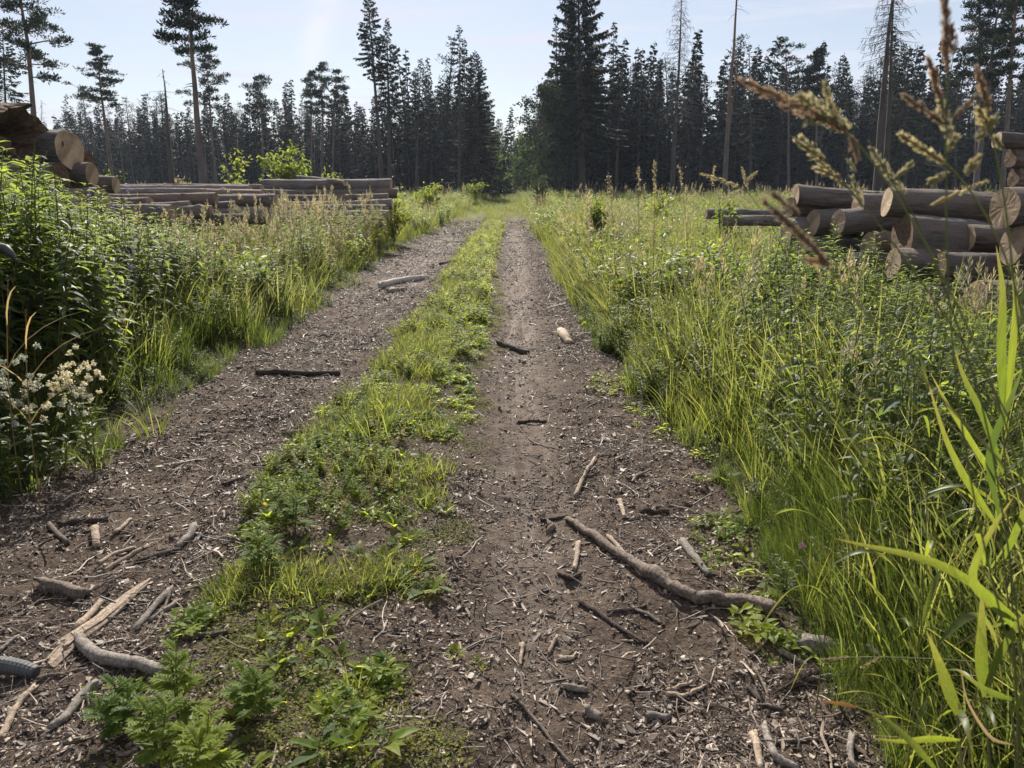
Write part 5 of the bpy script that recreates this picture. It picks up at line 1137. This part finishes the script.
# white meadowsweet
def meadowsweet(px, py, Y, zt, label, seed, n=8):
    rg = np.random.default_rng(seed); b0 = at(px, py, Y); b = np.array([b0[0], Y, float(gh(b0[0], Y))]); st, lf, fl = MB(), MB(), MB(); H = zt - b[2]
    for k_ in range(4):
        az = rg.random() * 6.28; ln = rg.uniform(.02, .16); s = np.linspace(0, 1, 5); hh = H * rg.uniform(.8, 1.04)
        P = np.stack([math.cos(az) * ln * s, math.sin(az) * ln * s, hh * s], -1); tube(st, P, np.linspace(.003, .0015, 5), 4, 0, False)
        u = rg.uniform(.1, .85, 12); p = np.stack([np.interp(u, s, P[:, c]) for c in range(3)], -1); a = rg.random(12) * 6.28
        leaves(lf, p, np.stack([np.cos(a), np.sin(a), .4 + 0 * a], -1), np.array([0, 0, 1.]), .09, .03, .3, 0)
        for c_ in range(n):
            c = P[-1] + rg.normal(0, .055, 3) * np.array([1, 1, 1.2]); m = 40; o = rdir(m, rg) * (.017 * rg.random(m) ** .5)[:, None]
            diamonds(fl, c + o, rdir(m, rg, .5), rdir(m, rg), .012, .010, 0)
            tube(st, np.stack([P[-2], (P[-2] + c) / 2 + [0, 0, -.01], c]), .001, 3, 0, False)
    plant('meadowsweet', b, label, 'flower', [('stem', st, M['stem']), ('leaves', lf, M['herb']), ('blossom', fl, M['white'])], 'cream flower heads on the left bank')
meadowsweet(58, 440, 3.95, at(62, 392, 3.95)[2], 'cream flower cluster in the middle of the left bank foot', 1)
meadowsweet(90, 430, 4.1, at(92, 368, 4.1)[2], 'cream flower cluster highest and rightmost on the left bank', 2, 8)
meadowsweet(22, 440, 3.8, at(22, 374, 3.8)[2], 'cream flower cluster near the left edge behind dry stems', 3, 7)
meadowsweet(4, 470, 3.6, at(6, 425, 3.6)[2], 'cream flower head cut by the left edge', 4, 3)
# dry yellow grass stems at left edge
for q, (px, top, lb) in enumerate([(12, 280, 'dry straw stem at the left edge behind cream flowers'), (30, 310, 'second dry straw stem right of the one at the left edge')]):
    p = at(px, 440, 3.7); z0 = float(gh(p[0], 3.7)); tp = at(px - 4, top, 3.7); mb = MB(); s = np.linspace(0, 1, 6)
    P = np.stack([(tp[0] - p[0]) * s ** 2, 0 * s, (tp[2] - z0) * s], -1); tube(mb, P, np.linspace(.004, .0015, 6), 5, 0, False); lf = MB()
    blades(lf, P[[2, 2, 3, 3, 4]], np.array([.3, 3.0, 1.0, 4.5, 5.5]), .35, .5, .8, .009, 5, 0)
    plant('dry_grass_stem', (p[0], 3.7, z0), lb, 'grass stem', [('stem', mb, M['straw']), ('leaves', lf, M['straw'])])
# clover and buttercup
def smallflower(px, py, zl, mat, label, name):
    b = ground(px, py + 40); tp = at(px, py, b[1]); mb, fl = MB(), MB(); P = np.stack([[0, 0, 0], (tp - b) * .5 + [.01, 0, 0], tp - b]); tube(mb, P, .0012, 4, 0, False)
    rg = np.random.default_rng(int(px)); m = 60; o = rdir(m, rg) * (.011 * rg.random(m) ** .4)[:, None]; diamonds(fl, tp - b + o, rdir(m, rg, .6), rdir(m, rg), .01, .005, 0)
    plant(name, b, label, 'flower', [('stem', mb, M['stem']), ('blossom', fl, M[mat])])
smallflower(882, 510, .2, 'pink', 'pink clover head in the right verge grass', 'clover_flower')
smallflower(868, 562, .2, 'gold', 'yellow buttercup above the half-buried log', 'buttercup')
smallflower(802, 546, .1, 'pink', 'small pink clover low at the right verge foot', 'clover_flower')

# near reeds: broad leaves reaching into the right corner
def leafstrip(mb, P, w, mat=0, up=(0, -1, .3), fold=.12):
    P = np.asarray(P, float); k = 14; u = np.linspace(0, len(P) - 1, k); C = np.stack([np.interp(u, np.arange(len(P)), P[:, c]) for c in range(3)], -1)
    for _ in range(2): C[1:-1] = (C[:-2] + 2 * C[1:-1] + C[2:]) / 4
    s = np.linspace(0, 1, k); T_ = nz(np.gradient(C, axis=0)); sd = nz(np.cross(T_, np.array(up, float))); nn = np.cross(sd, T_)
    ww = w * np.minimum(1, s * 3 + .3) * np.clip((1 - s) * 1.7, 0, 1) ** .8
    V = np.stack([C - sd * ww[:, None] / 2 + nn * (ww * fold)[:, None], C, C + sd * ww[:, None] / 2 + nn * (ww * fold)[:, None]], 1).reshape(-1, 3)
    Q = []
    for i in range(k - 1):
        for c in (0, 1): Q.append((3 * i + c, 3 * i + c + 1, 3 * i + 4 + c, 3 * i + 3 + c))
    mb.add(V, Q, None, mat, np.repeat(s, 3))
def reed(name, label, stem_px, Yb, leaf_specs, cat='reed', group='reeds in the near right corner'):
    b = None; Ps = [at(x, y, Y) for x, y, Y in stem_px]
    foot = Ps[-1].copy(); foot[2] = float(gh(foot[0] + .02, Yb)); foot[1] = Yb; foot[0] += .02
    e = empty(name, foot, label, cat, group); st = MB(); P = np.array(Ps + [foot]) - foot
    u = np.linspace(0, len(P) - 1, 16); C = np.stack([np.interp(u, np.arange(len(P)), P[:, c]) for c in range(3)], -1)
    for _ in range(2): C[1:-1] = (C[:-2] + 2 * C[1:-1] + C[2:]) / 4
    tube(st, C, np.linspace(.0012, .0024, 16), 6, 0, False); st.obj('stem', M['stem'], e, smooth=True)
    for pts, w, mt in leaf_specs:
        lf = MB(); leafstrip(lf, np.array([at(x, y, Y) for x, y, Y in pts]) - foot, w * .8); lf.obj('leaf', M[mt], e, smooth=True)
    return e
reed('reed_plant', 'reed with one broad lit leaf standing upright at lower right', [(957, 715, .95), (960, 745, .93), (963, 790, .9)], .86, [([(957, 716, .95), (948, 690, .97), (938, 660, .99), (926, 630, 1.0)], .024, 'reed'), ([(960, 740, .93), (930, 738, .9), (900, 742, .9), (872, 738, .92)], .012, 'reed')])
reed('reed_plant', 'reed with a vertical glowing leaf right of the broad lit leaf', [(984, 700, 1.0), (988, 740, .97), (992, 790, .95)], .9, [([(984, 697, 1.0), (980, 660, 1.02), (981, 625, 1.04), (982, 585, 1.05)], .026, 'reed'), ([(984, 690, 1.0), (1000, 650, 1.0), (1020, 620, 1.0), (1040, 600, 1.0)], .016, 'reed')])
reed('reed_plant', 'reed whose longest leaf arches left over the verge grass', [(1018, 640, 1.05), (1024, 700, 1.0), (1030, 790, .96)], .9, [([(1018, 620, 1.05), (985, 592, 1.05), (945, 565, 1.06), (905, 553, 1.08), (865, 546, 1.1), (833, 538, 1.12)], .018, 'reed'), ([(1018, 632, 1.05), (990, 600, 1.02), (965, 580, 1.0), (990, 530, 1.0), (1015, 495, 1.0)], .02, 'reed')])
reed('reed_plant', 'reed with a long leaf turning orange at its tip', [(925, 768, .85), (935, 790, .84)], .8, [([(940, 775, .85), (915, 745, .87), (885, 718, .9), (855, 706, .93)], .012, 'reed'), ([(857, 707, .93), (840, 703, .95), (818, 701, .98)], .009, 'orange')])
reed('reed_plant', 'tall reed with narrow upright leaves beside the right logs', [(1003, 420, 1.5), (1010, 560, 1.45), (1020, 760, 1.4)], 1.38, [([(1003, 420, 1.5), (1000, 350, 1.5), (1003, 290, 1.5), (996, 245, 1.5)], .026, 'reed'), ([(1004, 430, 1.5), (1012, 350, 1.5), (1016, 300, 1.5), (1010, 265, 1.5)], .02, 'reed'), ([(1005, 480, 1.5), (985, 420, 1.5), (962, 375, 1.5), (955, 350, 1.5)], .02, 'reed'), ([(1006, 500, 1.5), (970, 440, 1.48), (950, 410, 1.46), (930, 372, 1.46)], .016, 'reed')])
reed('reed_plant', 'reed with crossed leaves halfway down the right edge', [(1000, 520, 1.3), (1012, 640, 1.25), (1024, 780, 1.2)], 1.15, [([(1000, 520, 1.3), (985, 455, 1.3), (1010, 400, 1.3), (1024, 365, 1.3)], .02, 'lush'), ([(1000, 530, 1.3), (965, 480, 1.3), (945, 440, 1.3), (925, 372, 1.32)], .018, 'reed'), ([(1003, 560, 1.3), (1020, 520, 1.28), (1040, 480, 1.28)], .02, 'reed')])
reed('reed_plant', 'short reed with orange lower blades in the bottom right corner', [(1010, 700, .95), (1015, 740, .93), (1018, 790, .92)], .88, [([(1012, 712, .95), (1030, 690, .95), (1050, 680, .95)], .016, 'reed'), ([(1014, 745, .93), (990, 740, .94), (965, 700, .95), (960, 660, .97)], .006, 'straw'), ([(1012, 700, .95), (985, 690, .95), (955, 668, .95)], .012, 'reed')])
rgr = np.random.default_rng(44); cnt = 0
while cnt < 16:
    xx, yy = rgr.uniform(.78, 2.1), rgr.uniform(.9, 2.6)
    if xx / yy < .46 or xx / yy > .9: continue
    z0 = float(gh(xx, yy)); H = rgr.uniform(.55, 1.0) * (.7 + .2 * yy); e = empty('slender_reed', (xx, yy, z0), 'slender bright reed among the grass along the right edge', 'reed', 'slender reeds along the right edge')
    st = MB(); az = rgr.random() * 6.28; s = np.linspace(0, 1, 8); P = np.stack([.1 * H * math.cos(az) * s ** 2, .1 * H * math.sin(az) * s ** 2, H * s], -1); tube(st, P, np.linspace(.0024, .001, 8), 5, 0, False); st.obj('stem', M['stem'], e, smooth=True)
    for q in range(5):
        u = .3 + .68 * q / 4; p = np.array([np.interp(u, s, P[:, c]) for c in range(3)]); a = az + q * 2.7 + rgr.normal(0, .5); Ll = rgr.uniform(.22, .42); up_ = rgr.uniform(.6, 1.4); t_ = np.linspace(0, 1, 6)
        lf = MB(); leafstrip(lf, p + np.stack([math.cos(a) * Ll * .75 * t_, math.sin(a) * Ll * .75 * t_, Ll * (up_ * t_ - .95 * t_ ** 2.2)], -1), rgr.uniform(.008, .014), up=(math.sin(a) * .3 - math.cos(a), -math.cos(a) * .3 - math.sin(a), .6)); lf.obj('leaf', M['reed'], e, smooth=True)
    cnt += 1
# flowering grass stalks close to the lens
def stalk(label, path, foot_xy, clusters, mat='panicle', th=.0011, seed=0, fallen=False):
    Ps = [at(x, y, Y) for x, y, Y in path]; foot = np.array([foot_xy[0], foot_xy[1], float(gh(*foot_xy))])
    e = empty('flowering_grass', foot, label, 'grass stalk', 'flowering grass stalks in the near right corner'); rg = np.random.default_rng(700 + seed)
    P = np.array(Ps + [foot]) - foot; k = 26; u = np.linspace(0, len(P) - 1, k); C = np.stack([np.interp(u, np.arange(len(P)), P[:, c]) for c in range(3)], -1)
    for _ in range(3): C[1:-1] = (C[:-2] + 2 * C[1:-1] + C[2:]) / 4
    st = MB(); tube(st, C, np.linspace(.0006, th, k), 6, 0, False); st.obj('stem', M['stalk'], e, smooth=True)
    for a, b_, w, n, mt in clusters:
        n = int(n * 1.9)
        hd = MB(); A = at(*a) - foot; B = at(*b_) - foot; ax = B - A; Lc = np.linalg.norm(ax); ax /= Lc
        u = rg.random(n); wid = .66 * w * (np.sin(PI * np.clip(.08 + u * .9, 0, 1)) ** .7)
        off = rdir(n, rg); off -= (off @ ax)[:, None] * ax; c = A + ax * (u * Lc)[:, None] + off * (wid * rg.random(n) ** .7)[:, None] * .6
        d = ax + off * rg.uniform(.15, .7, n)[:, None]; l = rg.uniform(.0032, .0062, n)
        leaves(hd, c, d, rdir(n, rg), l, l * .34, .05, 0, fold=.3); tube(hd, np.stack([A, (A + B) / 2, B]), .0006, 4, 0, False)
        hd.obj('panicle', M[mt], e)
    return e
stalk('leaning grass stalk whose brown head sweeps left across the dark trees', [(745, 81, .62), (800, 104, .63), (845, 128, .64), (880, 170, .66), (925, 240, .68), (985, 360, .7), (1040, 520, .72)], (.95, .75),
      [((848, 132, .64), (742, 80, .62), .014, 200, 'spike'), ((850, 130, .64), (800, 96, .63), .022, 150, 'panicle'), ((838, 128, .64), (824, 84, .63), .008, 60, 'panicle'), ((838, 116, .64), (808, 122, .63), .010, 60, 'panicle'), ((850, 134, .65), (858, 158, .64), .007, 50, 'spike')], seed=1)
stalk('grass stalk with a slender pale head below the sweeping brown head', [(796, 140, .8), (830, 165, .8), (850, 190, .8), (900, 250, .8), (975, 360, .8), (1050, 480, .8)], (.95, .85),
      [((848, 188, .8), (796, 140, .8), .010, 120, 'panicle'), ((825, 160, .8), (800, 137, .8), .012, 60, 'panicle'), ((840, 178, .8), (815, 168, .8), .008, 30, 'panicle'), ((856, 172, .8), (848, 160, .8), .006, 20, 'panicle'), ((862, 208, .8), (852, 178, .8), .012, 50, 'panicle')], seed=2)
stalk('upright grass stalk with a tall dark spike cut by the top of the photo', [(946, -20, .62), (948, 60, .63), (946, 130, .64), (946, 260, .65), (956, 400, .66), (985, 560, .68), (1040, 760, .7)], (.95, .75),
      [((947, 72, .63), (944, -20, .62), .008, 150, 'spike'), ((952, 55, .63), (950, 28, .63), .012, 60, 'spike'), ((937, 84, .63), (929, 60, .63), .005, 50, 'spike'), ((942, 100, .63), (934, 82, .63), .004, 30, 'spike'), ((946, 125, .64), (905, 96, .64), .007, 80, 'spike'), ((950, 122, .64), (975, 96, .64), .005, 50, 'spike'), ((950, 140, .64), (940, 100, .64), .014, 90, 'panicle')], seed=3)
stalk('grass stalk with a short dark spike near the right edge', [(978, 72, .66), (988, 120, .66), (1000, 170, .67), (1010, 240, .68), (1025, 400, .69)], (1.0, .75),
      [((990, 112, .66), (976, 68, .66), .007, 90, 'spike'), ((992, 130, .66), (978, 110, .66), .012, 80, 'panicle'), ((975, 140, .66), (995, 118, .66), .012, 70, 'panicle'), ((1003, 150, .67), (996, 138, .67), .007, 40, 'panicle')], seed=4)
stalk('grass stalk with a pale drooping head before the upright dark spike', [(900, 134, .68), (925, 150, .68), (945, 160, .68), (975, 195, .69), (1010, 260, .7), (1050, 420, .7)], (1.0, .78),
      [((945, 164, .68), (900, 134, .68), .011, 120, 'panicle'), ((950, 172, .68), (930, 182, .68), .008, 60, 'panicle'), ((965, 175, .68), (978, 158, .68), .009, 70, 'panicle'), ((946, 152, .68), (955, 138, .68), .008, 40, 'panicle')], seed=5)
stalk('small flowering grass seen against the forest left of the right logs', [(703, 174, 1.7), (728, 182, 1.7), (748, 190, 1.7), (775, 230, 1.68), (800, 290, 1.66), (826, 370, 1.64)], (.98, 1.62),
      [((738, 186, 1.7), (702, 174, 1.7), .014, 110, 'panicle'), ((745, 188, 1.7), (722, 200, 1.7), .014, 80, 'panicle'), ((748, 190, 1.7), (742, 168, 1.7), .010, 60, 'panicle'), ((744, 182, 1.7), (757, 172, 1.7), .010, 50, 'panicle')], seed=6)
stalk('blurred brown grass head close to the lens before the right log ends', [(766, 203, .5), (795, 225, .5), (822, 260, .5), (880, 330, .5), (970, 430, .5), (1060, 520, .5)], (.8, .55),
      [((828, 262, .5), (766, 203, .5), .006, 110, 'spike'), ((800, 215, .5), (775, 196, .5), .006, 50, 'spike'), ((835, 265, .5), (810, 260, .5), .005, 40, 'spike')], seed=7)
stalk('grass stalk with two pale heads over the big oval log end', [(868, 140, .75), (890, 180, .75), (915, 215, .76), (950, 300, .77), (1000, 460, .78)], (.95, .85),
      [((905, 195, .75), (872, 150, .75), .012, 90, 'panicle'), ((930, 205, .76), (985, 182, .75), .006, 60, 'panicle'), ((893, 180, .75), (910, 165, .75), .007, 50, 'panicle')], seed=8)
stalk('fallen straw stalk lying across the fine grass at lower right', [(818, 660, 1.2), (850, 657, 1.18), (890, 657, 1.15), (960, 660, 1.1), (1030, 668, 1.05)], (.86, 1.0),
      [((850, 657, 1.2), (820, 660, 1.2), .008, 60, 'spike'), ((882, 656, 1.18), (862, 668, 1.2), .008, 30, 'panicle'), ((880, 655, 1.18), (868, 645, 1.2), .008, 30, 'panicle')], seed=9)
for q, (px, Y, yt) in enumerate([(618, 7.5, 175), (640, 8, 168), (655, 7, 162), (690, 9, 165), (702, 9.5, 166)]):
    p = at(px, 260, Y); zt = at(px, yt, Y)[2]; z0 = float(gh(p[0], Y))
    lb = ['tall thin seed stem, leftmost against the right forest', 'tall thin seed stem, second against the right forest', 'tall seed stem with a brown head against the right forest', 'pale thin stem right of the brown-headed one', 'rightmost pale thin stem against the right forest'][q]
    st, hd = MB(), MB(); s = np.linspace(0, 1, 6); lx = (-.12, -.06, -.05, -.2, .08)[q]; P = np.stack([lx * s ** 2, 0 * s, (zt - z0) * s], -1); tube(st, P, np.linspace(.004, .002, 6), 4, 0, False)
    rg = np.random.default_rng(800 + q); m = 60; u = rg.random(m); b_ = P[-1] + (P[-2] - P[-1]) * (u * .7)[:, None] + rg.normal(0, .008, (m, 3)); diamonds(hd, b_, rdir(m, rg, 1.2), rdir(m, rg), .025, .009, 0)
    plant('seed_stem', (p[0], Y, z0), lb, 'grass stalk', [('stem', st, M['straw']), ('seed_head', hd, M['panicle'])])

# ------------------------------------------------------------------ air
mb = MB(); x0, x1, y0_, y1_, z0_, z1_ = -140, 140, -12, 640, -1.5, 32
mb.add([(x0, y0_, z0_), (x1, y0_, z0_), (x1, y1_, z0_), (x0, y1_, z0_), (x0, y0_, z1_), (x1, y0_, z1_), (x1, y1_, z1_), (x0, y1_, z1_)], [(0, 3, 2, 1), (4, 5, 6, 7), (0, 1, 5, 4), (1, 2, 6, 5), (2, 3, 7, 6), (3, 0, 4, 7)])
m, nt, out = mat_new('pale_air'); pv = N(nt, 'ShaderNodeVolumePrincipled'); pv.inputs['Color'].default_value = (.72, .82, 1.0, 1); pv.inputs['Density'].default_value = .0003; pv.inputs['Anisotropy'].default_value = .1
nt.links.new(pv.outputs[0], out.inputs['Volume'])
HAZE = True
if HAZE: tag(mb.obj('haze', m), kind='stuff')

# ------------------------------------------------------------------ light
EL, AZ = R(37), R(-10)
D = Vector((math.sin(AZ) * math.cos(EL), math.cos(AZ) * math.cos(EL), math.sin(EL)))
sl = bpy.data.lights.new('sun', 'SUN'); sl.energy = 5.0; sl.angle = R(.53); sl.color = (1, .94, .84)
so = bpy.data.objects.new('sun', sl); COL.objects.link(so); so.rotation_euler = D.to_track_quat('Z', 'Y').to_euler()
w = bpy.data.worlds.new('World'); SC.world = w; w.use_nodes = True; nt = w.node_tree; nt.nodes.clear(); L = nt.links.new
sky = N(nt, 'ShaderNodeTexSky', sky_type='NISHITA', sun_disc=False, sun_elevation=EL, sun_rotation=AZ, air_density=1.0, dust_density=.45, ozone_density=1.5)
tc = N(nt, 'ShaderNodeTexCoord').outputs['Generated']
mp = N(nt, 'ShaderNodeMapping'); mp.inputs['Scale'].default_value = (1.3, 1.3, 14); L(tc, mp.inputs[0])
cn = noise(nt, 2.2, 8, .62, vec=mp.outputs[0])
cf = ramp(nt, cn, [(.42, (.4, .4, .4)), (.5, (.45, .45, .45)), (.6, (.85, .85, .85)), (.75, (1, 1, 1))])
# a broad thin wisp high on the left
A = Vector(ray(312, 66)).normalized(); B = Vector(ray(337, -30)).normalized(); mid = (A + B).normalized(); ax = (B - A).normalized()
def vdot(v):
    n = N(nt, 'ShaderNodeVectorMath', operation='DOT_PRODUCT'); L(tc, n.inputs[0]); n.inputs[1].default_value = tuple(v); return n.outputs['Value']
sdv = mid.cross(ax).normalized()
def mth(op, a, b=0.0, c=None):
    n = N(nt, 'ShaderNodeMath', operation=op)
    for i_, v in enumerate((a, b) if c is None else (a, b, c)):
        if isinstance(v, bpy.types.NodeSocket): L(v, n.inputs[i_])
        else: n.inputs[i_].default_value = v
    return n.outputs[0]
wn = noise(nt, 14, 6, .65, vec=tc)
xs_ = mth('ADD', vdot(sdv), mth('MULTIPLY', mth('SUBTRACT', wn, .5), .035)); ys_ = mth('SUBTRACT', vdot(ax), mid.dot(ax))
g = mth('EXPONENT', mth('MULTIPLY', mth('ADD', mth('POWER', mth('DIVIDE', xs_, .016), 2.0), mth('POWER', mth('DIVIDE', ys_, .07), 4.0)), -1.0))
wf = mth('MULTIPLY', g, ramp(nt, wn, [(.36, (.12, .12, .12)), (.62, (.6, .6, .6))]))
tot = mth('MINIMUM', mth('ADD', cf, wf), .85)
SKYS, CLOUD = .05, (8.3, 8.4, 9.6)
sc_ = mixc(nt, wf, mixc(nt, cf, sky.outputs[0], CLOUD), (9.7, 9.7, 10.7))
bg = N(nt, 'ShaderNodeBackground'); L(sc_, bg.inputs['Color']); bg.inputs['Strength'].default_value = SKYS
ow = N(nt, 'ShaderNodeOutputWorld'); L(bg.outputs[0], ow.inputs['Surface'])

# ------------------------------------------------------------------ render settings
SC.view_settings.view_transform = 'Standard'; SC.view_settings.look = 'None'; SC.view_settings.gamma = 1; SC.view_settings.exposure = 1.0
cy = SC.cycles; cy.max_bounces = 4; cy.diffuse_bounces = 2; cy.glossy_bounces = 2; cy.transmission_bounces = 4; cy.transparent_max_bounces = 6; cy.volume_bounces = 0
cy.use_denoising = True; cy.sample_clamp_indirect = 6
